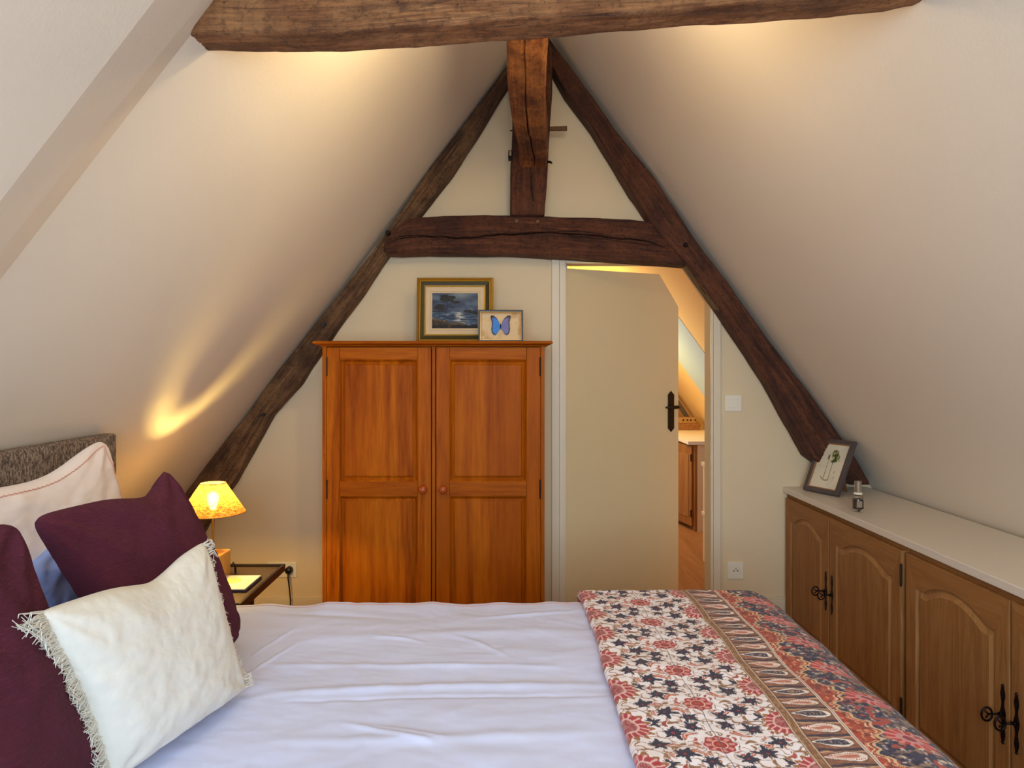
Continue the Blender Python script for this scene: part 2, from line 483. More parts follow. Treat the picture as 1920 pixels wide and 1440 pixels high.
# the door leaf, open into the next room
th = math.radians(23.5)
W = 0.70; TH = 0.038
LZ = EYE+187*3.65/F
door = bpy.data.objects.new('door_1', None); COL.objects.link(door)
door.location = (DX0+0.006, D+0.03, FLOOR); door.rotation_euler = (0, 0, th)
tag(door, None, None, kind='structure')
H = LZ-FLOOR
chx = (1275-1321)/370; chz = (501-567)/370
g = G().prism([(0, 0.01), (W, 0.01), (W, H+chz+0.005), (W+chx, H), (0, H)], 0, TH)
mk('leaf', g, M['door'], door, bevel=0.0015, local=True)
hz0, hz1 = EYE+(690-813)/352-FLOOR, EYE+(690-734)/352-FLOOR
hx = W-0.052
g = G()
g.prism([(hx-0.020, hz0+0.02), (hx, hz0), (hx+0.020, hz0+0.02), (hx+0.020, hz1-0.02), (hx, hz1), (hx-0.020, hz1-0.02)], -0.006, 0.0)
hp = mk('handle_plate', g, M['bronze'], door, bevel=0.0015, local=True)
zc = EYE+(690-765)/352-FLOOR
g = G().tube([(hx, 0, zc), (hx, -0.042, zc)], 0.008, 12)
g.tube([(hx+0.030, -0.044, zc+0.001), (hx+0.012, -0.046, zc+0.001), (hx-0.02, -0.046, zc), (hx-0.045, -0.044, zc), (hx-0.062, -0.040, zc)], [0.004, 0.009, 0.010, 0.008, 0.004], 12)
mk('lever', g, M['bronze'], hp, smooth=True, local=True)
g = G().lathe([(0.0, -0.0075), (0.0055, -0.0075), (0.0055, -0.005)], (hx, 0, zc-0.075), 16, 'y')
g.box(hx-0.0025, hx+0.0025, -0.0072, -0.005, zc-0.092, zc-0.075)
mk('keyhole', g, M['black'], hp, local=True)

# ------------------------------------------------------------------ timbers
def resample(pts, n):
    p = np.array(pts, float)
    d = np.r_[0, np.cumsum(np.hypot(*np.diff(p, axis=0).T))]
    t = np.linspace(0, d[-1], n)
    return np.stack([np.interp(t, d, p[:, 0]), np.interp(t, d, p[:, 1])], 1)
def beam(name, A, B, Yf, depth, mat, parent=None, n=160, seed=0.0, rough=0.006, corner=0.14, cracks=(), under=None, nf=44, label=None, cat='beam', group=None, ends=0.01, hf=None):
    """hewn timber between two outline curves A (top/left) and B (bottom/right), given as photo pixels on the
    timber's front face at depth Yf (scalar or function of t); cross-section is a rounded rectangle"""
    a = resample(A, n); b = resample(B, n)
    t = np.linspace(0, 1, n)
    Y = Yf(t) if callable(Yf) else np.full(n, float(Yf))
    def w3(q, Y): return np.stack([(q[:, 0]-946)*Y/F, Y, EYE-(q[:, 1]-690)*Y/F], 1)
    PA, PB = w3(a, Y), w3(b, Y)
    L = np.r_[0, np.cumsum(np.linalg.norm(np.diff((PA+PB)/2, axis=0), axis=1))]
    nb = 14; nfb = nf
    # closed section parameters: front (s 0..1), bottom, back, top ; each (s across, d depth)
    sec = [(s, 0.0) for s in np.linspace(0, 1, nfb, endpoint=False)] + [(1.0, d) for d in np.linspace(0, 1, nb, endpoint=False)]
    sec += [(s, 1.0) for s in np.linspace(1, 0, nb, endpoint=False)] + [(0.0, d) for d in np.linspace(1, 0, nb, endpoint=False)]
    sec = np.array(sec); ns = len(sec)
    S, Dp = sec[:, 0], sec[:, 1]
    width = np.linalg.norm(PB-PA, axis=1)
    V = np.zeros((n, ns, 3)); 
    for i in range(n):
        ax = PB[i]-PA[i]; w = width[i] or 1e-6
        r = corner*min(w, depth)
        x = S*w; y = Dp*depth
        # round the corners
        cxx = np.clip(x, r, w-r); cyy = np.clip(y, r, depth-r)
        dx, dy = x-cxx, y-cyy; dd = np.hypot(dx, dy)
        m = np.maximum(np.abs(dx), np.abs(dy)); k = np.where(dd > 1e-9, np.minimum(1, r/np.maximum(dd, 1e-9)), 1)
        x = cxx + dx*k; y = cyy + dy*k
        u = ax/w
        V[i] = PA[i] + np.outer(x, u) + np.outer(y, (0, 1, 0))
    C = V.mean(axis=1, keepdims=True)
    N3 = V-C; N3 /= np.maximum(np.linalg.norm(N3, axis=2, keepdims=True), 1e-9)
    LL = L[:, None]+np.zeros((n, ns))
    an = np.arange(ns)/ns*2*np.pi
    cxn, syn = np.cos(an)[None]*1.2+seed, np.sin(an)[None]*1.2+seed*0.7
    disp = fbm(LL*4.5+seed, cxn+np.zeros_like(LL), syn+np.zeros_like(LL), 3)*rough*2.2
    disp += fbm(LL*9+seed*3, cxn*6+np.zeros_like(LL), syn*6+np.zeros_like(LL), 4)*(hf or rough*1.2)
    V = V + N3*disp[..., None]
    for cr in cracks:          # (path [(t,s)...], width, depth)
        path, cw, cd = cr
        p = np.array(path); tt = t[:, None]+np.zeros((n, ns)); ss = S[None]+np.zeros((n, ns))
        sc = np.interp(tt, p[:, 0], p[:, 1]) + fbm(LL*14+seed, np.zeros_like(LL)+3.3, 0.0, 3)*0.05
        inside = (tt >= p[0, 0]) & (tt <= p[-1, 0]) & (Dp[None] < 0.01)
        taper = np.sin(np.pi*np.clip((tt-p[0, 0])/(p[-1, 0]-p[0, 0]), 0, 1))**0.4
        dist = np.abs(ss-sc)*width[:, None]
        V[..., 1] += np.where(inside, np.clip(1-dist/(cw*taper+1e-5), 0, 1)*cd, 0)
    # ends: pull in
    endf = np.minimum(1, 0.93+np.minimum(np.arange(n), np.arange(n)[::-1])/2*0.07)
    Cn = V.mean(axis=1, keepdims=True); V = Cn + (V-Cn)*endf[:, None, None]
    uvv = np.stack([LL+seed, np.zeros_like(LL)+(np.arange(ns)/ns*(2*(width.mean()+depth)))[None]], -1)
    # stored as ns (wrapped) x n, plus end caps
    Pn = V.transpose(1, 0, 2)
    c0, c1 = V[0].mean(0), V[-1].mean(0)
    Pn = np.concatenate([np.repeat(c0[None, None], ns, 0), Pn, np.repeat(c1[None, None], ns, 0)], 1)
    uvp = uvv.transpose(1, 0, 2); uvp = np.concatenate([uvp[:, :1]-0.05, uvp, uvp[:, -1:]+0.05], 1)
    o = grid_mesh(name, Pn, mat, parent, uv=uvp, wrap_u=True)
    if label: tag(o, label, cat, group)
    return o

GR = 'timbers of the gable truss'
YT = 3.50
# big collar beam across the near truss
beam('collar_beam', [(318,-150),(500,-148),(900,-150),(1300,-152),(1500,-152),(1600,-148),(1765,-90)],
     [(x_, 690-(690-y_)*1.5/1.4+3) for x_, y_ in [(312,92),(335,97),(500,99),(620,98),(760,88),(900,79),(1040,71),(1200,60),(1300,53),(1420,47),(1560,37),(1640,28),(1700,24),(1772,10)]],
     lambda t: 1.40+0*t, 0.10, M['tie'], seed=2.0, n=300, nf=64, rough=0.0026, corner=0.13, hf=0.0055,
     cracks=[([(0.20,0.90),(0.26,0.86),(0.31,0.83),(0.36,0.79),(0.42,0.80)], 0.005, 0.016), ([(0.5,0.84),(0.7,0.87),(0.9,0.86)], 0.003, 0.007), ([(0.22,0.82),(0.30,0.80),(0.36,0.76)], 0.003, 0.008)],
     label='massive light brown hewn beam crossing overhead at the top of the room', cat='beam')
# gable truss
tl = beam('rafter', [(962,108),(948,128),(860,245),(810,310),(760,385),(725,432),(702,463),(644,540),(590,608),(502,720),(461,780),(388,867),(336,938),(292,1005),(197,1120)],
     [(972,128),(950,160),(905,235),(840,335),(785,405),(752,445),(727,478),(675,555),(625,622),(560,720),(507,780),(436,908),(394,968),(374,1003),(250,1170)],
     3.52, 0.09, M['truss_l'], n=300, seed=5.0, rough=0.0032, hf=0.005, corner=0.10, cracks=[([(0.27,0.3),(0.33,0.25),(0.38,0.35)],0.005,0.012),([(0.62,0.8),(0.75,0.7)],0.004,0.01)],
     label='left slanting rafter of the gable truss, running down behind the bedside lamp', group=None)
tr = beam('rafter', [(1022,60),(1039,84),(1077,136),(1111,181),(1153,242),(1222,327),(1297,439),(1361,524),(1436,630),(1505,718),(1558,793),(1577,820),(1604,858),(1634,909)],
     [(1022,104),(1039,130),(1062,172),(1085,203),(1112,239),(1176,345),(1236,435),(1290,497),(1346,576),(1410,669),(1442,720),(1487,800),(1520,858),(1592,909)],
     3.49, 0.12, M['truss'], n=320, seed=9.0, rough=0.0030, hf=0.004, corner=0.10, cracks=[([(0.30,0.30),(0.36,0.36),(0.42,0.34)],0.004,0.01)],
     label='right slanting rafter of the gable truss, curving down to the white countertop')
tc = beam('collar_tie', [(722,452),(738,430),(760,412),(785,407),(850,404),(910,403),(960,405),(1022,405),(1090,407),(1180,412),(1235,419),(1262,421),(1278,440)],
     [(719,470),(728,477),(750,478),(800,476),(860,476),(900,477),(960,478),(1020,480),(1060,482),(1100,485),(1180,490),(1240,494),(1290,498),(1300,499)],
     3.505, 0.105, M['truss'], n=420, nf=110, seed=13.0, rough=0.0028, hf=0.004, corner=0.08,
     cracks=[([(0.03,0.40),(0.12,0.52),(0.25,0.56),(0.33,0.55),(0.42,0.47),(0.55,0.38),(0.68,0.42),(0.86,0.46),(0.93,0.62)],0.0060,0.06),
             ([(0.05,0.35),(0.10,0.45),(0.20,0.62)],0.004,0.02), ([(0.18,0.50),(0.30,0.60),(0.38,0.62)],0.003,0.02), ([(0.5,0.42),(0.62,0.33),(0.75,0.40)],0.004,0.02), ([(0.60,0.46),(0.75,0.50),(0.90,0.58)],0.003,0.02)],
     label='dark horizontal tie beam with a long split, above the wardrobe and door')
kp = beam('king_post', [(961,86),(960,120),(962,200),(960,260),(958,320),(957,402)], [(1036,86),(1037,120),(1034,200),(1030,260),(1027,320),(1022,402)],
     3.46, 0.13, M['truss'], n=150, seed=17.0, rough=0.003, corner=0.08, cracks=[([(0.66,0.50),(0.8,0.55),(0.92,0.66)],0.006,0.03)],
     label='upright post in the middle of the gable truss, standing on the dark tie')
g = G().tube([P(1022,242,3.49), P(1063,241,3.47)], [0.011,0.012], 10)
tag(mk('wooden_peg', g, M['truss_l'], kp, smooth=False), None)
g = G().tube([P(1024,303,3.46), P(1032,304,3.45), P(1035,306,3.44)], [0.006,0.006,0.003], 8)
mk('iron_nail', g, M['iron'], kp)
g = G().tube([P(962,245,3.5), P(956,245,3.5)], 0.003, 6); mk('iron_nail', g, M['iron'], kp)
g = G(); a0 = P(953,283,3.46); a1 = P(960,301,3.46)
g.box(a0[0], a1[0], 3.44, 3.47, a1[2], a1[2]+0.018); g.tube([(a0[0]+0.002,3.455,a1[2]+0.01),(a0[0]+0.003,3.45,a0[2]-0.002),(a1[0]-0.002,3.45,a0[2]),(a1[0],3.455,a1[2]+0.02)], 0.003, 6)
mk('iron_bracket', g, M['iron'], kp)
for i, (px, py) in enumerate(((969,415),(1008,416))):
    g = G().lathe([(0.0,-0.012),(0.008,-0.012),(0.012,-0.004),(0.012,0.02)], P(px,py,3.50), 14, 'y')
    mk('peg_head', g, M['truss_l'], tc)
g = G().lathe([(0.0,-0.008),(0.010,-0.008),(0.012,0.0),(0.012,0.02)], P(1286,459,3.485), 12, 'y')
mk('peg_head', g, M['iron'], tr)
g = G().lathe([(0.0,-0.008),(0.010,-0.008),(0.012,0.0),(0.012,0.02)], P(727,436,3.49), 12, 'y')
mk('peg_head', g, M['iron'], tl)
for px, py in ((606,608),(492,778)):
    g = G().lathe([(0.0,-0.002),(0.008,-0.002),(0.008,0.02)], P(px,py,3.49), 12, 'y')
    mk('peg_hole', g, M['black'], tl)
# curved longitudinal brace: its underside is what shows
def brace():
    st = [(3.475, 990+10, 2.215, 0.128), (3.42,1000,2.228,0.136), (3.2,998,2.245,0.136), (2.96, 992.5, 2.252, 0.137), (2.62, 988, 2.262, 0.140), (2.41, 987.5, 2.335, 0.140), (2.1, 990, 2.42,0.14),(1.7,996,2.5,0.14),(1.52,1000,2.54,0.14)]
    st = np.array(st); n = 150
    Ys = np.linspace(3.475, 1.53, n)
    o = np.argsort(st[:, 0]); px = np.interp(Ys, st[o, 0], st[o, 1]); Z = np.interp(Ys, st[o, 0], st[o, 2]); Wd = np.interp(Ys, st[o, 0], st[o, 3])
    k = np.ones(9)/9
    Z = np.convolve(np.pad(Z, 4, 'edge'), k, 'valid'); X = (px-946)*Ys/F; X = np.convolve(np.pad(X, 4, 'edge'), k, 'valid')
    nu = 84; sec = [(s, 0) for s in np.linspace(-.5, .5, nu, endpoint=False)] + [(.5, d) for d in np.linspace(0, 1, 16, endpoint=False)] + [(s, 1) for s in np.linspace(.5, -.5, 12, endpoint=False)] + [(-.5, d) for d in np.linspace(1, 0, 16, endpoint=False)]
    sec = np.array(sec); ns = len(sec)
    V = np.zeros((ns, n, 3)); hgt = 0.16
    for i in range(n):
        x = sec[:, 0]*Wd[i]; y = sec[:, 1]*hgt; r = 0.018; w = Wd[i]/2
        cx_ = np.clip(x, -w+r, w-r); cy_ = np.clip(y, r, hgt-r); dx, dy = x-cx_, y-cy_; dd = np.hypot(dx, dy); kk = np.where(dd > 1e-9, np.minimum(1, r/np.maximum(dd, 1e-9)), 1)
        V[:, i, 0] = X[i]+cx_+dx*kk; V[:, i, 1] = Ys[i]; V[:, i, 2] = Z[i]+cy_+dy*kk
    S = sec[:, 0][:, None]+np.zeros((ns, n)); YY = Ys[None]+np.zeros((ns, n))
    nz = fbm(YY*4+40, V[..., 0]*9, V[..., 2]*9, 3)*0.012 + fbm(YY*13+40, V[..., 0]*30, V[..., 2]*30, 3)*0.009
    V[..., 2] += nz*(sec[:, 1][:, None] < 0.5); V[..., 0] += fbm(YY*6, V[..., 2]*3, 7.7, 3)*0.006
    sc = 0.12+0.18*(YY-2.9)*0.3 + fbm(YY*5, YY*0, 2.2, 3)*0.07 - 0.15
    ins = (sec[:, 1][:, None] == 0) & (YY > 2.35)
    V[..., 2] += np.where(ins, np.clip(1-np.abs(S-sc)*0.137/0.0035, 0, 1)*0.035*np.clip(sstep(2.3, 3.0, YY), 0.3, 1), 0)
    c0, c1 = V[:, 0].mean(0), V[:, -1].mean(0)
    V = np.concatenate([np.repeat(c0[None, None], ns, 0), V, np.repeat(c1[None, None], ns, 0)], 1)
    uv = np.zeros((ns, n+2, 2)); uv[..., 0] = np.r_[Ys[0]+.05, Ys, Ys[-1]-.05][None]; uv[..., 1] = (np.arange(ns)/ns*0.6)[:, None]
    o = grid_mesh('ridge_brace', V[::-1], M['purlin'], uv=uv[::-1], wrap_u=True)
    tag(o, 'cracked orange-brown curved brace coming forward from the king post to the big beam', 'beam')
brace()

# ------------------------------------------------------------------ wardrobe
YW = 3.148; SW = F/YW
wx = lambda p: (p-946)/SW
wz = lambda p: EYE+(690-p)/SW
def rect_rings(g, x0, x1, z0, z1, y, prof):
    """nested rectangles: prof = [(inset, dy)...]; closes with a flat centre"""
    rings = []
    for ins, dy in prof:
        rings.append([(x0+ins, y+dy, z0+ins), (x1-ins, y+dy, z0+ins), (x1-ins, y+dy, z1-ins), (x0+ins, y+dy, z1-ins)])
    vs = sum(rings, []); fs = []
    for k in range(len(rings)-1):
        for i in range(4):
            j = (i+1) % 4
            fs.append((k*4+i, k*4+j, (k+1)*4+j, (k+1)*4+i))
    k = (len(rings)-1)*4; fs.append((k, k+1, k+2, k+3))
    g.add(vs, fs)
wd = empty('wardrobe', (wx(812), 3.37, FLOOR), 'orange pine two-door wardrobe against the gable wall', 'wardrobe')
xl, xr, zt = wx(604), wx(1021), wz(648)
g = G(); g.mi = 0
g.box(xl, xl+0.018, YW+0.004, 3.60, FLOOR, zt); g.box(xr-0.018, xr, YW+0.004, 3.60, FLOOR, zt)
g.box(wx(809.6), wx(816.2), YW+0.002, YW+0.03, FLOOR, zt)
g.box(xl, xr, 3.585, 3.60, FLOOR, zt)
g.box(xl, wx(612), YW+0.001, YW+0.02, FLOOR, zt); g.box(wx(1014.5), xr, YW+0.001, YW+0.02, FLOOR, zt)
g.mi = 1
g.box(xl+0.018, xr-0.018, YW+0.02, 3.585, FLOOR+0.06, FLOOR+0.08); g.box(xl, xr, YW+0.024, 3.60, zt-0.016, zt)
g.box(xl+0.01, xr-0.01, YW+0.012, YW+0.03, FLOOR, FLOOR+0.09)
mk('body', g, [M['pine_v'], M['pine_h']], wd, bevel=0.0015)
g = G().box(xl+0.018, xr-0.018, YW+0.026, YW+0.03, FLOOR+0.09, zt-0.02)
mk('interior_shade_sheet', g, M['gap'], wd)  # dark sheet gives the shade inside the wardrobe behind the door gaps
# cornice: stepped moulding swept round front and sides
prof = [(0.0, 0.0), (0.010, 0.001), (0.016, 0.006), (0.026, 0.009), (0.033, 0.011), (0.035, 0.016), (0.033, 0.022), (0.028, 0.024), (0.0, 0.024)]
g = G(); vs = []; 
zc0 = zt-0.004
for o_, h in prof:
    vs += [(xl-o_, 3.60, zc0+h), (xl-o_, YW+0.004-o_, zc0+h), (xr+o_, YW+0.004-o_, zc0+h), (xr+o_, 3.60, zc0+h)]
fs = []
for k in range(len(prof)-1):
    for i in range(3): fs.append((k*4+i, k*4+i+1, (k+1)*4+i+1, (k+1)*4+i))
    fs.append((k*4+3, k*4, (k+1)*4, (k+1)*4+3))
k = (len(prof)-1)*4; fs += [(k, k+1, k+2, k+3), (3, 2, 1, 0)]
g.add(vs, fs); mk('cornice', g, M['pine_h'], wd, bevel=0.001)
def wdoor(p0, p1, pp0, pp1, knob, hinge):
    d0, d1 = wx(p0), wx(p1)
    zb = FLOOR+0.095; ztp = wz(651.6); y0, y1 = YW-0.002, YW+0.020
    g = G(); g.mi = 0
    sx0, sx1 = wx(pp0), wx(pp1)
    g.box(d0, sx0, y0, y1, zb, ztp); g.box(sx1, d1, y0, y1, zb, ztp)
    g.mi = 1
    r1, r2, r3 = wz(674), wz(903), wz(930.5)
    g.box(sx0+0.0008, sx1-0.0008, y0+0.0004, y1, r1, ztp); g.box(sx0+0.0008, sx1-0.0008, y0+0.0004, y1, r3, r2)
    g.box(sx0+0.0008, sx1-0.0008, y0+0.0004, y1, zb, zb+0.075)
    d = mk('door', g, [M['pine_v'], M['pine_h']], wd, bevel=0.0014)
    g = G(); pr = [(0.0, -0.0005), (0.003, 0.001), (0.006, 0.006), (0.010, 0.011), (0.013, 0.012), (0.015, 0.010), (0.020, 0.0085), (0.023, 0.006), (0.024, 0.003), (0.027, 0.0025)]
    rect_rings(g, sx0, sx1, r2, r1, YW, pr); rect_rings(g, sx0, sx1, zb+0.075, r3, YW, pr)
    mk('door_panel', g, M['pine_p'], d)
    kx, kz = wx(knob), wz(917)
    g = G().lathe([(0.0001, -0.034), (0.010, -0.033), (0.0175, -0.027), (0.0195, -0.020), (0.017, -0.013), (0.010, -0.008), (0.009, -0.004), (0.013, 0.0)], (kx, YW-0.002, kz), 28, 'y')
    mk('knob', g, M['knob'], d, smooth=True)
    for za, zb_ in ((670, 705), (899, 935)):
        hx_ = wx(hinge)
        g = G().tube([(hx_, YW-0.003, wz(zb_)), (hx_, YW-0.003, wz(za))], 0.0035, 8)
        mk('hinge', g, M['bronze'], d)
wdoor(612.8, 808, 636.5, 783.5, 793.5, 613.2)
wdoor(818, 1013, 842.5, 987.5, 831, 1012.6)

# ------------------------------------------------------------------ painted canvases helper
def canvas(w, h, nx, ny, func):
    """grid in local x,z (y=0 faces the viewer) with colours from func(u,v), u right, v up in 0..1"""
    u = np.linspace(0, 1, nx); v = np.linspace(0, 1, ny); U, V = np.meshgrid(u, v, indexing='ij')
    Pn = np.stack([(U-0.5)*w, 0*U, V*h], -1)
    return Pn, func(U, V)
def C3(c): return np.array(srgb(*c))
def lay(base, mask, c):
    m = np.clip(mask, 0, 1)[..., None]
    return base*(1-m)+C3(c)*m
def seascape(U, V):
    b = np.zeros(U.shape+(3,)) + C3((66,76,98))
    cl = fbm(U*5, V*7, 1.0, 5)
    b = lay(b, sstep(-0.1, 0.5, cl), (96,108,124)); b = lay(b, sstep(0.0, 0.5, -cl), (48,54,76))
    glow = np.exp(-(((U-0.62)/0.22)**2+((V-0.97)/0.14)**2)); b = lay(b, glow*0.8, (140,150,150))
    sea = (V < 0.455); w = fbm(U*9, V*40, 3.0, 4)
    s = np.zeros_like(b)+C3((66,82,104)); s = lay(s, sstep(0, 0.5, w), (112,132,150)); s = lay(s, sstep(0.0, .5, -w), (44,56,80))
    gl = np.exp(-((U-0.58-0.06*(0.45-V))/(0.07+0.12*(0.455-V)))**2)*sstep(-0.35, 0.25, w+0.15*(V > 0.38)); s = lay(s, gl, (206,206,190))
    b = np.where(sea[..., None], s, b)
    isl = sstep(0.0, 0.02, 0.53+0.02*fbm(U*30, V*0, 2, 3)-0.02*(U > 0.85)-V)*sstep(0.0, 0.03, V-(0.47-0.30*(U-0.62)))*sstep(0.64, 0.72, U+0.05*fbm(U*8, V*8, 0, 2)); b = lay(b, isl, (44,44,42))
    b = lay(b, sstep(0.0, 0.02, 0.50+0.03*fbm(U*14, U*0, 5, 3)-V)*sstep(0.0, 0.02, V-0.45)*(U < 0.30), (50,50,52))
    shore = np.where(U < 0.35, 0.30-0.25*U, np.where(U < 0.62, 0.175-0.0*U, 0.17-0.45*(U-0.62)))+0.012*fbm(U*20, U*0, 9, 3)
    b = lay(b, sstep(0.0, 0.012, shore-V), (104,84,58))
    b = lay(b, sstep(0.0, 0.01, shore-0.05-V+0.02*fbm(U*12, V*12, 1, 3)), (58,50,40)); b = lay(b, (V < 0.10+0.05*fbm(U*16, V*16, 8, 3)).astype(float), (36,32,30))
    b = lay(b, sstep(0.05, 0.2, fbm(U*40, V*18, 6, 3))*(V < shore)*(U < 0.42), (78,56,34))
    # pine and bush
    for (x0, z0, x1, z1, wd_) in ((0.19,0.14,0.29,0.38,0.0045),(0.29,0.38,0.33,0.58,0.0038),(0.33,0.58,0.40,0.70,0.003),(0.40,0.70,0.46,0.84,0.002),(0.34,0.60,0.33,0.80,0.002),(0.165,0.22,0.17,0.50,0.003),(0.17,0.42,0.12,0.56,0.002)):
        t = np.clip(((U-x0)*(x1-x0)+(V-z0)*(z1-z0))/((x1-x0)**2+(z1-z0)**2), 0, 1)
        d = np.hypot(U-x0-t*(x1-x0), V-z0-t*(z1-z0)); b = lay(b, sstep(wd_*1.6, wd_*0.8, d), (34,28,26))
    for (cx_, cz_, rx, rz) in ((0.27,0.92,0.10,0.035),(0.36,0.87,0.17,0.045),(0.30,0.82,0.12,0.035),(0.44,0.90,0.09,0.03),(0.38,0.80,0.10,0.03),(0.52,0.74,0.09,0.035),(0.46,0.60,0.05,0.02),(0.28,0.75,0.08,0.02),(0.17,0.63,0.09,0.05),(0.13,0.57,0.10,0.03),(0.20,0.55,0.06,0.03)):
        d = ((U-cx_)/rx)**2+((V-cz_)/rz)**2 + 1.5*fbm(U*28, V*28, cx_*9, 3); b = lay(b, sstep(1.1, 0.7, d), (38,36,34)); b = lay(b, sstep(0.5, 0.2, d)*0.5, (64,54,42))
    return b

def frame_rings(w, h, prof):
    """picture frame in local x,z centred on x, standing on z=0; prof = [(inset, y)...] from outer back round to inner back"""
    g = G(); vs = []
    for ins, y in prof: vs += [(-w/2+ins, y, ins), (w/2-ins, y, ins), (w/2-ins, y, h-ins), (-w/2+ins, y, h-ins)]
    fs = []
    for k in range(len(prof)-1):
        for i in range(4):
            j = (i+1) % 4; fs.append((k*4+i, k*4+j, (k+1)*4+j, (k+1)*4+i))
    return g.add(vs, fs)
GOLD = plain('old_gold', srgb(176,128,36), 0.35, 0.55, var=0.12, scale=60)
GOLDL = plain('bright_gold', srgb(240,196,70), 0.25, 0.6, var=0.05)
OLIVE = plain('olive_band', srgb(74,62,26), 0.45, 0.2, var=0.15, scale=80)
LINEN = fabric('linen_mat', srgb(226,200,160), scale=1200, bump=0.2, sheen=0)
M['canvas'] = attr_mat('painted_canvas', 0.55, 0.15)
PY = 3.42; ps = F/PY
pic = empty('framed_painting', ((852.5-946)/ps, PY, zc0+0.0245), 'gilt-framed seascape painting leaning on the wall on top of the wardrobe', 'painting')
pic.rotation_euler = (math.radians(-5), 0, 0)
pw = 144/ps; ph = (690-519)/ps+EYE-(zc0+0.024)
mk('outer_moulding', frame_rings(pw, ph, [(0.0, 0.022), (0.0, 0.003), (0.003, 0.0), (0.008, -0.001), (0.0125, 0.004), (0.0135, 0.004)]), GOLD, pic, local=True)
mk('gold_bead', frame_rings(pw, ph, [(0.0135, 0.005), (0.0135, -0.001), (0.016, -0.003), (0.0185, -0.001), (0.0185, 0.004)]), GOLDL, pic, local=True)
mk('olive_band', frame_rings(pw, ph, [(0.0185, 0.003), (0.021, 0.001), (0.026, 0.003), (0.033, 0.006), (0.038, 0.007)]), OLIVE, pic, local=True)
mk('inner_bead', frame_rings(pw, ph, [(0.038, 0.008), (0.038, 0.004), (0.041, 0.003), (0.044, 0.005), (0.044, 0.009)]), GOLDL, pic, local=True)
mk('linen_mat', frame_rings(pw, ph, [(0.044, 0.008), (0.062, 0.010), (0.063, 0.008), (0.066, 0.0085), (0.067, 0.011), (0.073, 0.012), (0.0735, 0.015)]), LINEN, pic, local=True)
Pn, cc = canvas(pw-0.145, ph-0.145, 260, 200, seascape); Pn[..., 2] += 0.0725; Pn[..., 1] = 0.0145
grid_mesh('canvas', Pn, M['canvas'], pic, col=cc, local=True)
mk('backing', G().box(-pw/2+0.002, pw/2-0.002, 0.016, 0.022, 0.002, ph-0.002), M['truss_l'], pic, local=True)

# butterfly case
BY = 3.25; bs = F/BY
bf = empty('butterfly_case', ((939-946)/bs, BY, zc0+0.0245), 'small glazed box frame holding a blue butterfly, in front of the seascape', 'picture frame')
bf.rotation_euler = (math.radians(-3), 0, math.radians(3))
bw, bh = 84/bs, (690-581)/bs+EYE-(zc0+0.024)
BLK = plain('black_lacquer', srgb(16,11,9), 0.35, 0.0)
mk('frame', frame_rings(bw, bh, [(0.0, 0.03), (0.0, 0.0), (0.0015, -0.001), (0.0085, -0.001), (0.0085, 0.022)]), BLK, bf, local=True)
mk('gilt_lining', frame_rings(bw, bh, [(0.0086, 0.001), (0.0100, 0.001), (0.011, 0.012), (0.012, 0.018), (0.0125, 0.020)]), plain('gilt_lining', srgb(196,150,80), 0.22, 0.7), bf, local=True)
def parchment(U, V):
    b = np.zeros(U.shape+(3,))+C3((228,196,148)); b = lay(b, sstep(0, .5, fbm(U*6, V*4, 3, 4)), (206,166,112)); 
    b = lay(b, (np.abs(np.abs(U-0.5)-0.468) < 0.004).astype(float)*0.6, (150,110,60)); b = lay(b, (np.abs(np.abs(V-0.5)-0.455) < 0.005).astype(float)*0.6, (150,110,60))
    return b
Pn, cc = canvas(bw-0.020, bh-0.020, 90, 60, parchment); Pn[..., 2] += 0.010; Pn[..., 1] = 0.020
grid_mesh('parchment', Pn, M['canvas'], bf, col=cc, local=True)
def wing(sgn):
    upper = [(0,0.0),(0.006,0.018),(0.013,0.030),(0.022,0.037),(0.030,0.038),(0.033,0.034),(0.030,0.024),(0.028,0.014),(0.029,0.006)]
    lower = [(0.0285,0.003),(0.030,-0.006),(0.0285,-0.016),(0.024,-0.024),(0.018,-0.0265),(0.012,-0.022),(0.007,-0.014),(0.003,-0.008)]
    pts = np.array(upper+lower); n = 14
    u = np.linspace(0, 1, n)
    c = np.array([0.0015, -0.002])
    Pn = np.zeros((len(pts)+1, n, 3)); cl = np.zeros((len(pts)+1, n, 3))
    for i in range(len(pts)+1):
        p = pts[i % len(pts)]
        for j in range(n):
            q = c+(p-c)*u[j]
            Pn[i, j] = (sgn*q[0]*1.42, 0.016-0.35*abs(q[0])*0.4, q[1]*1.40-0.004)
            blue = C3((64,132,214)) if sgn < 0 else C3((112,108,160))
            edge = C3((60,34,44)); tip = 1.0 if (i % len(pts)) in (3,4,5,6) else 0.55
            k = sstep(1-0.30*tip, 1-0.08*tip, u[j]) if True else 0
            v_ = 0.12*math.sin(i*2.4)
            cl[i, j] = (blue*(1+v_))*(1-k)+edge*k
    return Pn, cl
BW = attr_mat('butterfly_wing', 0.35)
body = empty  # noqa
bm = []
for s_ in (-1, 1):
    Pn, cl = wing(s_); Pn[..., 2] += bh*0.50
    if s_ > 0: Pn = Pn[::-1]; cl = cl[::-1]
    grid_mesh('butterfly_wing', Pn, BW, bf, col=cl, local=True, solid=0.0004)
g = G().tube([(0,0.013,bh*0.5-0.016),(0,0.012,bh*0.5-0.006),(0,0.011,bh*0.5+0.004),(0,0.012,bh*0.5+0.012)], [0.0006,0.0017,0.0022,0.0012], 8)
g.tube([(0.0005,0.012,bh*0.5+0.011),(0.006,0.012,bh*0.5+0.026)], 0.0003, 4); g.tube([(-0.0005,0.012,bh*0.5+0.011),(-0.006,0.012,bh*0.5+0.026)], 0.0003, 4)
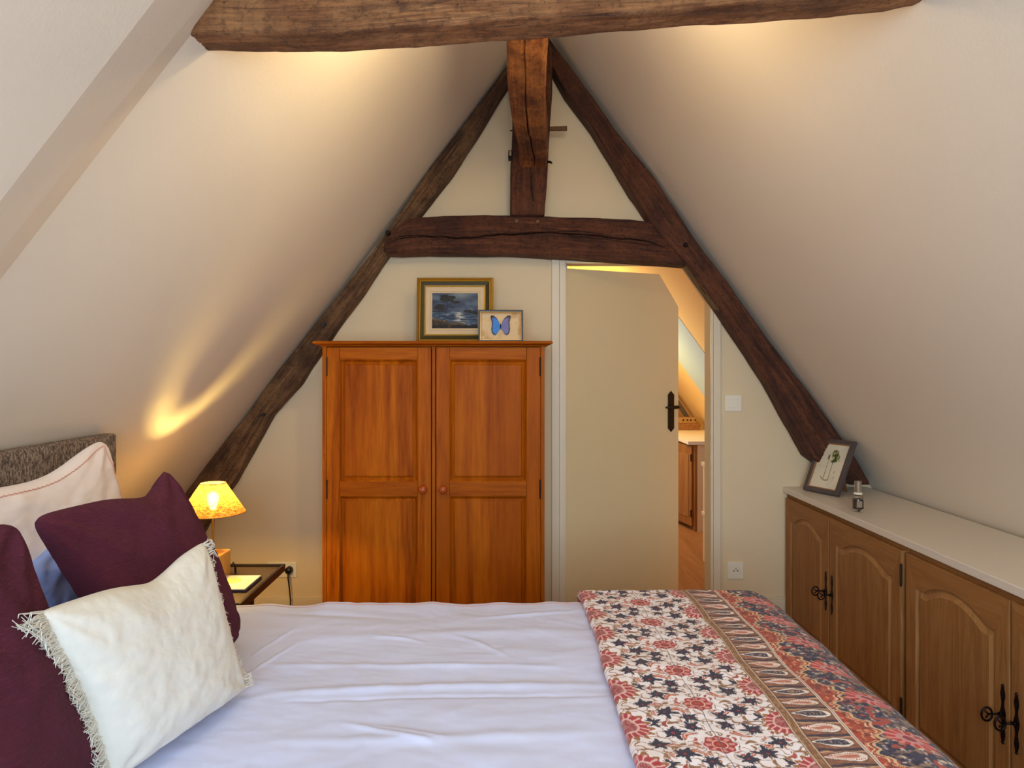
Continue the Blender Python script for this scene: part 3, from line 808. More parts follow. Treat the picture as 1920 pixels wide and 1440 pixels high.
mk('butterfly_body', g, BLK, bf, local=True)
n = N('thin_glass'); n.set(Roughness=0.02); n.b.inputs['Transmission Weight'].default_value = 1.0; n.b.inputs['IOR'].default_value = 1.02
M['glass_thin'] = n.m
mk('backing', G().box(-bw/2+0.001, bw/2-0.001, 0.024, 0.03, 0.001, bh-0.001), BLK, bf, local=True)

# ------------------------------------------------------------------ switch and sockets
sw = empty('light_switch', P(1374,756,D), 'white square light switch beside the door opening', 'light switch')
x0, _, z1 = P(1358.5,740.5,D); x1, _, z0 = P(1390,771,D)
mk('plate', G().box(x0, x1, D-0.009, D, z0, z1), M['plastic'], sw, bevel=0.003)
xa, _, zb = P(1366,748,D); xb, _, za = P(1382.5,764.5,D)
g = G().box(xa, xb, D-0.0125, D-0.008, za, zb); mk('rocker', g, M['plastic'], sw, bevel=0.0012)
def socket(px0, px1, py0, py1, centres, name, label, plugged=()):
    s = empty(name, P((px0+px1)/2, (py0+py1)/2, D), label, 'socket')
    x0, _, z1 = P(px0, py0, D); x1, _, z0 = P(px1, py1, D)
    mk('plate', G().box(x0, x1, D-0.008, D, z0, z1), M['plastic'], s, bevel=0.002)
    for k, (cxp, cyp) in enumerate(centres):
        c = P(cxp, cyp, D)
        g = G().lathe([(0.024,-0.0100),(0.0215,-0.0105),(0.0200,-0.0095),(0.0195,-0.0088),(0.0,-0.0088)], c, 32, 'y')
        r = mk('well', g, M['plastic'], s, smooth=False)
        g = G()
        for dx in (-0.0095, 0.0095): g.lathe([(0.0,-0.0092),(0.0033,-0.0092),(0.0033,-0.0085)], (c[0]+dx, c[1], c[2]), 12, 'y')
        mk('pin_hole', g, M['black'], r)
        g = G().tube([(c[0], c[1]-0.008, c[2]+0.011), (c[0], c[1]-0.018, c[2]+0.011)], 0.0024, 8)
        mk('earth_pin', g, plain('steel_pin', srgb(150,150,150), 0.3, 0.9), r)
    return s
socket(1364, 1393.5, 1053, 1085, [(1378.5,1069.5)], 'wall_socket', 'single white wall socket below the light switch, right of the door')
socket(502, 557, 1053.5, 1082, [(516,1068)], 'wall_socket', 'double white wall socket left of the wardrobe with a black plug in it')
pl = empty('lamp_plug', P(542.5,1068,D-0.012), 'black power plug with its cable in the socket left of the wardrobe', 'plug')
c = P(543,1068,D-0.010)
g = G().lathe([(0.0001,-0.030),(0.012,-0.029),(0.017,-0.024),(0.0185,-0.016),(0.0185,0.0)], c, 24, 'y'); mk('plug_body', g, M['black'], pl, smooth=True)
pts = [(c[0], c[1]-0.02, c[2]-0.012), (c[0]+0.001, c[1]-0.026, c[2]-0.04), (c[0]+0.008, c[1]-0.028, c[2]-0.09), (c[0]+0.014, c[1]-0.03, c[2]-0.15), (c[0]+0.013, c[1]-0.04, c[2]-0.20), (c[0]-0.02, c[1]-0.08, FLOOR+0.004), (c[0]-0.15, c[1]-0.2, FLOOR+0.004)]
mk('cable', G().tube(pts, [0.006,0.0045,0.0035,0.0035,0.0035,0.0035,0.0035], 8), M['black'], pl, smooth=True)

# ------------------------------------------------------------------ right-hand cabinets
CXF = 1.43; CT = 0.65
ct = G()
xr_ = XR(CT)-0.006
ct.prism([(1.408, CT-0.028), (XR(CT-0.028)-0.006, CT-0.028), (xr_-0.02, CT), (1.408, CT)], -1.2, D-0.003)
tag(mk('countertop', ct, M['counter'], bevel=0.003), 'long pale worktop over the oak cabinets under the right slope', 'countertop')
cab_h0, cab_h1 = FLOOR, CT-0.0285
def yof(px): return F*CXF/(px-946)
def arch_door(parent, ya, yb, z0, z1, knob_side, hinge=True):
    """cathedral-panelled oak door in the plane x = CXF, ya far, yb near"""
    xf = CXF-0.020; N_ = 28
    def outline(ins, kind):
        pts = []
        a, b = ya-ins, yb+ins
        zb = z0+ins; zt_ = z1-ins
        pts.append((a, zb)); pts.append((b, zb))
        if kind == 'rect':
            pts.append((b, zt_))
            for i in range(1, N_): pts.append((b+(a-b)*i/N_, zt_))
            pts.append((a, zt_))
        else:
            sh = zt_-0.045
            pts.append((b, sh))
            for i in range(1, N_):
                t = i/N_; m = 0.10
                tt = min(max((t-m)/(1-2*m), 0), 1)
                pts.append((b+(a-b)*t, sh+0.045*math.sin(math.pi*tt)**0.85))
            pts.append((a, sh))
        return pts
    st_ = 0.062
    rings = [('rect', 0.0, 0.020), ('rect', 0.0, 0.002), ('rect', 0.002, 0.0), ('arch', st_-0.004, 0.0), ('arch', st_, 0.002), ('arch', st_+0.002, 0.010), ('arch', st_+0.005, 0.011),
             ('arch', st_+0.022, 0.0025), ('arch', st_+0.024, 0.001), ('arch', st_+0.040, 0.001)]
    g = G(); vs = []; n = N_+3
    for kd, ins, dx in rings:
        o = outline(ins, kd); vs += [(xf+dx, y, z) for y, z in o]
    fs = []; mi = []
    for k in range(len(rings)-1):
        for i in range(n):
            j = (i+1) % n; fs.append((k*n+i, k*n+j, (k+1)*n+j, (k+1)*n+i))
            horiz = (i == 0 or (2 <= i < n-1))
            mi.append(1 if (k == 2 and horiz) else (2 if 3 <= k <= 7 else 0))
    k = (len(rings)-1)*n; 
    g.v = vs; g.f = fs; g.m = mi
    # centre as a triangle fan
    cy, cz = (ya+yb)/2, (z0+z1)/2
    g.v.append((xf+0.001, cy, cz)); ci = len(g.v)-1
    for i in range(n): g.f.append((k+i, k+(i+1) % n, ci)); g.m.append(0)
    d = mk('door', g, [M['oak_v'], M['oak_y'], M['oak_edge']], parent)
    # escutcheon and key
    yk = yb+0.024 if knob_side[:4] == 'near' else ya-0.024
    zk = 0.272
    e = []
    for t in np.linspace(-1, 1, 21):
        w = 0.0045+0.0028*math.cos(t*9)+0.003*(1-abs(t)); e.append((yk+w, zk+0.082*t))
    poly = [(y, z) for y, z in e]+[(2*yk-y, z) for y, z in e[::-1]]
    g = G(); nn = len(poly)
    g.add([(xf-0.003, y, z) for y, z in poly]+[(xf, y, z) for y, z in poly], [tuple(range(nn)), tuple(range(2*nn-1, nn-1, -1))]+[((i+1) % nn, i, nn+i, nn+(i+1) % nn) for i in range(nn)])
    for s_ in (-1, 1):
        g.lathe([(0.0001,-0.005),(0.004,-0.004),(0.0055,0.0)], (xf, yk, zk+s_*0.08), 10, 'x')
        g.lathe([(0.0001,-0.006),(0.003,-0.005),(0.004,0.0)], (xf, yk, zk+s_*0.05), 10, 'x')
    es = mk('escutcheon', g, M['iron'], d)
    g = G().tube([(xf-0.001, yk, zk), (xf-0.034, yk, zk)], 0.0032, 8)
    g.lathe([(0.0055,-0.006),(0.0065,-0.003),(0.0055,0.0)], (xf-0.006, yk, zk), 12, 'x')
    ring = [(xf-0.047+0.015*math.cos(a), yk, zk+0.019*math.sin(a)) for a in np.linspace(0, 2*math.pi, 21)]
    g.tube(ring, 0.0032, 6, False)
    g.tube([(xf-0.034, yk, zk), (xf-0.046, yk, zk+0.002), (xf-0.052, yk, zk+0.010)], 0.0025, 6); g.tube([(xf-0.040, yk, zk), (xf-0.050, yk, zk-0.010)], 0.0025, 6)
    mk('key', g, M['iron'], es, smooth=True)
    if hinge and knob_side != 'near0':
        yh = (yb-0.003) if knob_side == 'far' else (ya+0.003)
        for zh in (z1-0.085, z0+0.095):
            g = G().tube([(xf-0.002, yh, zh-0.035), (xf-0.002, yh, zh+0.035)], 0.0045, 10)
            for q in (-0.037, 0.037): g.lathe([(0.0001,-0.004),(0.003,-0.003),(0.0045,0.0)] if q < 0 else [(0.0045,0.0),(0.003,0.003),(0.0001,0.004)], (xf-0.002, yh, zh+q), 10, 'z')
            mk('hinge', g, M['bronze'], d)
    return d
def cabinet(Ya, Yb, label, doors, first=False):
    c = empty('oak_cabinet', (1.55, (Ya+Yb)/2, FLOOR), label, 'cabinet', 'oak cabinets under the right slope')
    g = G()
    xb = XR(0.62)-0.03
    ztop = cab_h1
    g.mi = 0
    g.box(CXF, CXF+0.018, Yb, Yb+0.040, FLOOR, ztop); g.box(CXF, CXF+0.018, Ya-0.025, Ya, FLOOR, ztop)
    g.box(CXF+0.018, xb, Ya-0.018, Ya, FLOOR, ztop); g.box(CXF+0.018, xb, Yb, Yb+0.018, FLOOR, ztop)
    g.mi = 1
    g.box(CXF, CXF+0.018, Yb+0.04, Ya-0.025, ztop-0.03, ztop); g.box(CXF+0.004, CXF+0.018, Yb+0.04, Ya-0.025, FLOOR, 0.0)
    g.box(CXF+0.018, xb, Yb+0.018, Ya-0.018, FLOOR+0.05, FLOOR+0.066)
    g.mi = 0
    g.box(xb-0.01, xb, Yb+0.018, Ya-0.018, FLOOR, ztop)
    mk('carcass', g, [M['oak_v'], M['oak_y']], c, bevel=0.001)
    for (da, db, side) in doors:
        arch_door(c, da, db, -0.055, 0.600, side)
    return c
cabinet(D-0.004, yof(1704)+0.004, 'oak cabinet unit at the gable wall end, two arched doors with black keys', [(yof(1480.5), yof(1562), 'near0'), (yof(1564), yof(1700), 'far')])
cabinet(yof(1704), 1.44, 'nearest oak cabinet unit under the pale worktop, cut by the right edge', [(yof(1709), yof(1906), 'near0'), (yof(1909), 1.475, 'far')])

# print frame leaning back on the countertop
A0 = Vector((1.46, 3.50, CT+0.008)); B0 = Vector((1.541, 3.31, CT+0.008))
ex = (B0-A0).normalized(); back = Vector((-ex.y, ex.x, 0)); lean = math.radians(25)
up = Vector((0,0,1))*math.cos(lean)+back*math.sin(lean); ey = up.cross(ex)
pf = empty('print_frame', (A0+B0)/2, 'grey wooden photo frame with a tree print, leaning back on the pale worktop', 'picture frame')
R = Matrix((ex, ey, up)).transposed()
pf.rotation_euler = R.to_euler()
fw, fh = (B0-A0).length, 0.272
GREYW = plain('grey_wood', srgb(92,80,78), 0.6, var=0.2, scale=40)
yb_ = 1 if ey.dot(back) > 0 else -1
mk('frame', frame_rings(fw, fh, [(0.0, 0.016), (0.0, 0.0), (0.001, -0.002), (0.019, -0.002), (0.020, 0.0), (0.020, 0.008)]), GREYW, pf, local=True)
mk('inner_slip', frame_rings(fw, fh, [(0.0195, 0.001), (0.0255, 0.003), (0.026, 0.006)]), plain('brown_slip', srgb(160,110,66), 0.5), pf, local=True)
def treeprint(U, V):
    b = np.zeros(U.shape+(3,))+C3((226,216,190)); b = lay(b, sstep(0.0, 0.6, fbm(U*3, V*4, 2, 3))*0.6, (200,196,176))
    for (x0, z0, x1, z1) in ((0.42,0.20,0.40,0.60),(0.60,0.20,0.58,0.66),(0.30,0.24,0.46,0.17),(0.46,0.17,0.60,0.19),(0.74,0.36,0.76,0.42),(0.76,0.24,0.78,0.27)):
        t = np.clip(((U-x0)*(x1-x0)+(V-z0)*(z1-z0))/((x1-x0)**2+(z1-z0)**2), 0, 1)
        d = np.hypot(U-x0-t*(x1-x0), (V-z0-t*(z1-z0)))+0.01*fbm(U*40, V*40, 1, 2); b = lay(b, sstep(0.016, 0.006, d)*0.8, (92,80,56))
    for (cx_, cz_, r_) in ((0.45,0.70,0.13),(0.58,0.78,0.17),(0.70,0.70,0.14),(0.58,0.66,0.14)):
        d = np.hypot((U-cx_)/r_, (V-cz_)/(r_*0.75)); k = fbm(U*16, V*16, cx_*9, 4)
        b = lay(b, sstep(1.0, 0.5, d)*sstep(-0.15, 0.1, k), (120,128,62)); b = lay(b, sstep(1.0, 0.5, d)*sstep(0.1, 0.25, k), (50,60,34))
    return b
Pn, cc = canvas(fw-0.051, fh-0.051, 70, 100, treeprint); Pn[..., 2] += 0.0255; Pn[..., 1] = 0.006
grid_mesh('print', Pn, M['canvas'], pf, col=cc, local=True)
mk('backing', G().box(-fw/2+0.002, fw/2-0.002, 0.010, 0.016, 0.002, fh-0.002), M['truss_l'], pf, local=True)
g = G(); hS = 0.20; yk = 0.016
zfoot = 0.0
foot = R.inverted() @ (Vector((0,0,0))+back*0.135)
g.add([(-0.03, yk, hS), (0.03, yk, hS), (0.04, foot.y, foot.z), (-0.04, foot.y, foot.z), (-0.03, yk+0.004, hS), (0.03, yk+0.004, hS), (0.04, foot.y+0.004, foot.z), (-0.04, foot.y+0.004, foot.z)],
      [(3,2,1,0),(4,5,6,7),(0,1,5,4),(1,2,6,5),(2,3,7,6),(3,0,4,7)])
mk('easel_back', g, plain('brown_card', srgb(134,92,56), 0.7), pf, local=True)

# perfume bottle
pb = empty('perfume_bottle', (1.479, 2.99, CT+0.0005), 'small glass spray bottle with a silver cap on the pale worktop', 'bottle')
n = N('clear_glass'); n.set(Roughness=0.03); n.b.inputs['Transmission Weight'].default_value = 1.0; n.b.inputs['IOR'].default_value = 1.45
g = G().lathe([(0.0001,0.0),(0.017,0.0),(0.0205,0.003),(0.0215,0.010),(0.0215,0.050),(0.019,0.060),(0.012,0.066),(0.008,0.068),(0.008,0.074),(0.0001,0.074)], (0,0,0), 32)
mk('glass_body', g, n.m, pb, smooth=True, local=True)
mk('perfume', G().lathe([(0.0001,0.010),(0.015,0.011),(0.0185,0.016),(0.0185,0.048),(0.0001,0.049)], (0,0,0), 28), plain('smoky_liquid', srgb(104,86,76), 0.3), pb, smooth=True, local=True)
mk('label', G().box(-0.016, 0.006, -0.0225, -0.0218, 0.020, 0.046), plain('pale_label', srgb(150,132,110), 0.6), pb, local=True)
mk('collar', G().lathe([(0.0001,0.072),(0.017,0.072),(0.017,0.080),(0.0001,0.080)], (0,0,0), 28), M['plastic'], pb, local=True)
mk('cap', G().lathe([(0.0001,0.080),(0.0135,0.080),(0.0138,0.082),(0.0138,0.125),(0.0125,0.127),(0.0001,0.127)], (0,0,0), 32), plain('silver_cap', srgb(190,184,176), 0.18, 0.95), pb, smooth=False, local=True)

# ------------------------------------------------------------------ bedside table, lamp, booklet
TT = 0.45; TX0, TX1, TY0, TY1 = -1.40, -0.884, 2.40, 2.885
nt = empty('bedside_table', ((TX0+TX1)/2, (TY0+TY1)/2, FLOOR), 'dark metal bedside table with a raised rim beside the bed head', 'bedside table')
g = G().box(TX0+0.012, TX1-0.012, TY0+0.012, TY1-0.012, TT-0.008, TT)
mk('tray', g, plain('dark_brown_metal', srgb(92,76,62), 0.38, 0.25, var=0.1), nt)
g = G()
for b in ((TX0, TX0+0.012, TY0, TY1), (TX1-0.012, TX1, TY0, TY1), (TX0+0.012, TX1-0.012, TY0, TY0+0.012), (TX0+0.012, TX1-0.012, TY1-0.012, TY1)): g.box(*b, TT-0.018, TT+0.010)
DK = plain('black_brown_metal', srgb(44,34,32), 0.35, 0.4)
mk('rim', g, DK, nt, bevel=0.002)
for x in (TX0+0.06, TX1-0.11):
    for y in (TY0+0.06, TY1-0.13):
        mk('leg', G().box(x, x+0.022, y, y+0.022, FLOOR, TT-0.018), DK, nt, bevel=0.002)
g = G().box(TX0+0.06, TX1-0.088, TY0+0.06, TY1-0.108, 0.10, 0.112)
mk('lower_shelf', g, DK, nt)

LXc, LYc = -1.108, 2.716
lamp = empty('table_lamp', (LXc, LYc, TT+0.0005), 'lit table lamp with straw-coloured conical shade and wooden block base', 'lamp')
bz0, bz1 = 0.0, 0.100
BLOCKW = wood('pale_block_wood', [srgb(214,170,104), srgb(200,152,88), srgb(178,130,70)], 'z', 0.35, 1.0)
mk('block_base', G().box(-0.052, 0.050, -0.050, 0.048, bz0, bz1), BLOCKW, lamp, bevel=0.005, local=True)
g = G().lathe([(0.0001,0.1003),(0.010,0.1003),(0.010,0.106),(0.006,0.108),(0.0045,0.114),(0.0038,0.15),(0.0042,0.19),(0.0058,0.222),(0.0068,0.232),(0.012,0.2335),(0.012,0.238),(0.013,0.240),(0.013,0.262),(0.0001,0.262)], (0,0,0), 24)
mk('stem', g, M['brass'], lamp, smooth=True, local=True)
sb, stp = 0.250, 0.362
n = N('straw_cloth')
v = n.coords((1,1,1), 'Object')
t1 = n.n('ShaderNodeTexCoord'); 
w1 = n.n('ShaderNodeTexWave'); w1.wave_type = 'BANDS'; w1.bands_direction = 'DIAGONAL'; w1.inputs['Scale'].default_value = 90; w1.inputs['Distortion'].default_value = 6; w1.inputs['Detail'].default_value = 3; n.l(v, w1.inputs['Vector'])
nz1 = n.noise(n.coords((60,60,400), 'Object', (0.6,0.5,0)), 1.0, 4, 0.7); nz2 = n.noise(n.coords((400,400,50), 'Object', (-0.5,0.4,0.3)), 1.0, 4, 0.7)
fac = n.mix(0.5, nz1, nz2)
colr = n.ramp(fac, [(0.40, srgb(70,34,10)), (0.50, srgb(160,100,42)), (0.60, srgb(220,160,90))])
n.base(colr); n.set(Roughness=0.9)
tr_ = n.n('ShaderNodeBsdfTranslucent'); n.l(colr, tr_.inputs[0])
tp_ = n.n('ShaderNodeBsdfTransparent'); tp_.inputs[0].default_value = (1.0, 0.86, 0.58, 1)
mx = n.n('ShaderNodeMixShader'); mx.inputs[0].default_value = 0.26; n.l(n.b.outputs[0], mx.inputs[1]); n.l(tr_.outputs[0], mx.inputs[2])
mx2 = n.n('ShaderNodeMixShader'); mx2.inputs[0].default_value = 0.09; n.l(mx.outputs[0], mx2.inputs[1]); n.l(tp_.outputs[0], mx2.inputs[2])
n.l(mx2.outputs[0], n.out.inputs[0])
g = G().lathe([(0.118, sb), (0.046, stp)], (0,0,0), 64)
shade = mk('shade', g, n.m, lamp, smooth=True, local=True)
g = G(); 
for r, z, rr in ((0.1185, sb, 0.0016), (0.0463, stp, 0.0014)):
    g.tube([(r*math.cos(a), r*math.sin(a), z) for a in np.linspace(0, 2*math.pi, 49)], rr, 6, False)
mk('shade_trim', g, plain('shade_trim', srgb(150,112,60), 0.8), shade, local=True)
g = G()
for a in (0.35, 0.35+2.094, 0.35+4.189):
    g.tube([(0.015*math.cos(a), 0.015*math.sin(a), 0.354), (0.046*math.cos(a), 0.046*math.sin(a), stp)], 0.0012, 6)
g.lathe([(0.0001,0.352),(0.018,0.352),(0.018,0.355),(0.0001,0.356)], (0,0,0), 28)  # centre disc added to stop the bulb's light going straight up
mk('carrier_and_light_stop', g, M['brass'], shade, local=True)
n = N('bulb_glass'); tp_ = n.n('ShaderNodeBsdfTransparent'); tp_.inputs[0].default_value = (1, 0.97, 0.9, 1); gl = n.n('ShaderNodeBsdfGlossy'); gl.inputs['Roughness'].default_value = 0.05
mx = n.n('ShaderNodeMixShader'); mx.inputs[0].default_value = 0.06; n.l(tp_.outputs[0], mx.inputs[1]); n.l(gl.outputs[0], mx.inputs[2]); eg = n.n('ShaderNodeEmission'); eg.inputs[0].default_value = (1.0, 0.72, 0.34, 1); eg.inputs[1].default_value = 16
ad = n.n('ShaderNodeAddShader'); n.l(mx.outputs[0], ad.inputs[0]); n.l(eg.outputs[0], ad.inputs[1]); n.l(ad.outputs[0], n.out.inputs[0])
g = G().lathe([(0.0001,0.262),(0.011,0.263),(0.013,0.275),(0.020,0.292),(0.0225,0.306),(0.019,0.320),(0.010,0.329),(0.0001,0.331)], (0,0,0), 24)
bulb = mk('bulb', g, n.m, lamp, smooth=True, local=True)
n = N('filament_glow'); em = n.n('ShaderNodeEmission'); em.inputs[0].default_value = (1.0, 0.69, 0.21, 1); em.inputs[1].default_value = 3000; n.l(em.outputs[0], n.out.inputs[0])
g = G().lathe([(0.0001,0.288),(0.005,0.290),(0.0075,0.300),(0.0075,0.308),(0.005,0.316),(0.0001,0.318)], (0,0,0), 16)
mk('filament', g, n.m, bulb, smooth=True, local=True)
g = G().tube([(0.045,0.05,0.03),(0.056,0.058,0.045),(0.060,0.062,0.03),(0.058,0.07,0.004),(0.04,0.12,0.004),(0.03,0.150,0.004)], 0.003, 8)
mk('cord', g, M['black'], lamp, smooth=True, local=True)

bk = empty('booklet', (-1.02, 2.63, TT+0.0005), 'thin white booklet with a yellow circle, lying on the bedside table', 'book')
mk('dark_case', G().box(-0.036, 0.098, -0.085, 0.085, 0.0, 0.008), plain('navy_card', srgb(44,40,58), 0.5), bk, bevel=0.001, local=True)
mk('cover', G().box(-0.036, 0.094, -0.083, 0.085, 0.0085, 0.012), plain('white_card', srgb(232,230,222), 0.35, var=0.01), bk, bevel=0.0005, local=True)
mk('yellow_circle', G().lathe([(0.0001,0.0126),(0.038,0.0126),(0.039,0.012)][::-1], (0.006,0.015,0), 40), plain('yellow_print', srgb(240,222,140), 0.5), bk, local=True)
g = G()
for k in range(4): g.box(0.064+0.006*k, 0.0655+0.006*k, -0.055+0.01*(k % 2), 0.035-0.01*(k % 3), 0.012, 0.0123)
mk('text_line', g, plain('pale_yellow_print', srgb(236,222,160), 0.5), bk, local=True)

# ------------------------------------------------------------------ bed
BEDT = 0.47
bed = empty('bed', (-0.2, 1.55, FLOOR), 'double bed with a grey-brown upholstered headboard under the left slope', 'bed')
n = N('headboard_tweed'); v = n.coords((1, 1, 0.5)); f_ = n.noise(v, 170, 3, 0.7)
n.base(n.ramp(f_, [(0.40, srgb(74,60,52)), (0.50, srgb(112,96,84)), (0.60, srgb(152,134,118))])); n.set(Roughness=0.95); n.bump(f_, 0.8, 0.004)
hbm = n.m
hx = -1.27
g = G().box(-1.262, -1.215, 0.62, 2.245, FLOOR+0.1, 1.046)
mk('headboard', g, hbm, bed, bevel=0.012, seg=4)
mk('base', G().box(-1.21, 0.80, 0.68, 2.20, 0.0, 0.20), fabric('bed_base_cloth', srgb(110,100,96)), bed, bevel=0.02, seg=3)
mk('mattress', G().box(-1.21, 0.80, 0.67, 2.22, 0.201, 0.44), fabric('mattress_cloth', srgb(216,214,226)), bed, bevel=0.04, seg=4)
for x in (-1.15, 0.68):
    for y in (0.76, 2.16):
        mk('leg', G().box(x-0.03, x+0.03, y-0.03, y+0.03, FLOOR, 0.0), M['black'], bed)

def drape(a, b, X0, XE, Y0, YE, top, R_, Rf):
    """a: arc length from X0 towards the foot, b: arc length from Y0 towards the far side"""
    def bend(s, L, R):
        t = np.clip((s-L)/R, 0, math.pi/2)
        h = np.where(s < L, s, L+R*np.sin(t)); d = np.where(s < L, 0, R*(1-np.cos(t)))
        d = d+np.maximum(0, s-L-R*math.pi/2)
        return h, d
    hx_, da = bend(a, XE-X0-R_, R_); hy_, db = bend(b, YE-Y0-Rf, Rf)
    return X0+hx_, Y0+hy_, top-da-db
SHEET = fabric('white_cotton', srgb(216,224,255), srgb(210,219,254), scale=1500, bump=0.1, sheen=0.1)
# duvet
nu, nv = 420, 420
a = np.linspace(0, 2.08+0.30, nu); b = np.linspace(0, 1.72+0.28, nv)
A, B = np.meshgrid(a, b, indexing='ij')
X, Y, Z = drape(A, B, -1.19, 0.87, 0.62, 2.335, 0.497, 0.12, 0.055)
onb = sstep(0.30, 0.46, Z)
Z = Z + 0.008*(X+0.4)*onb
wr = fbm(X*1.4, Y*2.6, 0.5, 2)*0.018 + fbm(X*3+3*fbm(X*2, Y*2, 9, 2), Y*9+2*X, 2.5, 4)*0.0045 + fbm(X*9+Y*6, Y*12-X*8, 6.5, 3)*0.003
def crease(x0, y0, x1, y1, w, h, bow=0.0):
    global wr
    t = np.clip((X-x0)/(x1-x0), 0, 1); yc = y0+(y1-y0)*t+bow*np.sin(np.pi*t)+0.008*fbm(X*6, X*0, y0*7, 3)
    wr = wr + 0.6*h*np.exp(-((Y-yc)/w)**2)*np.sin(np.pi*t)**0.6*((X > x0) & (X < x1))
def at(px, py, z=0.5):
    s = (py-690)/(EYE-z); return ((px-946)/s, F/s)
for (p0, p1, w_, h_, bow) in (((470,1300),(1170,1285),0.018,0.012,0.02), ((520,1312),(1150,1305),0.007,-0.006,0.01), ((560,1200),(1120,1185),0.03,0.008,0.02), ((470,1245),(1100,1250),0.012,0.006,0.0),
                              ((500,1380),(1130,1370),0.02,0.008,-0.02), ((640,1350),(820,1395),0.010,0.008,0.0), ((690,1355),(840,1385),0.008,0.006,0.0), ((700,1195),(800,1205),0.008,0.006,0.01), ((840,1190),(960,1235),0.012,0.006,0.02),
                              ((470,1230),(560,1175),0.012,0.009,0.0), ((450,1270),(560,1205),0.012,0.007,0.0), ((880,1160),(1090,1145),0.012,0.007,0.0), ((500,1145),(760,1160),0.015,-0.006,0.0)):
    (xa, ya), (xb, yb) = at(*p0), at(*p1); crease(xa, ya, xb, yb, w_, h_, bow)
Z = Z + wr*onb*sstep(2.36, 2.2, Y)
edge = 1-sstep(0.0, 0.04, np.abs(Y-2.285)); Z = Z + (fbm(X*9, X*0+1, 4.0, 3)*0.012)*sstep(2.15, 2.28, Y)
Y = Y + fbm(X*4, Z*6, 8.0, 3)*0.02*sstep(2.2, 2.33, Y)
dv = grid_mesh('duvet', np.stack([X, Y, Z], -1), SHEET, solid=0.012)
tag(dv, 'white duvet spread over the bed with salmon edge stitching', 'duvet')
# duvet stitching along the far edge
iv = int(np.argmin(np.abs(b-(2.335-0.62-0.055-0.012))))
line = [(X[i, iv], Y[i, iv]-0.0, Z[i, iv]+0.0015) for i in range(0, 320, 1)]
g = G()
g.tube(line, 0.0008, 5)
STITCH = plain('salmon_thread', srgb(222,150,130), 0.8)
st_o = mk('stitching', g, STITCH, None); st_o.parent = dv

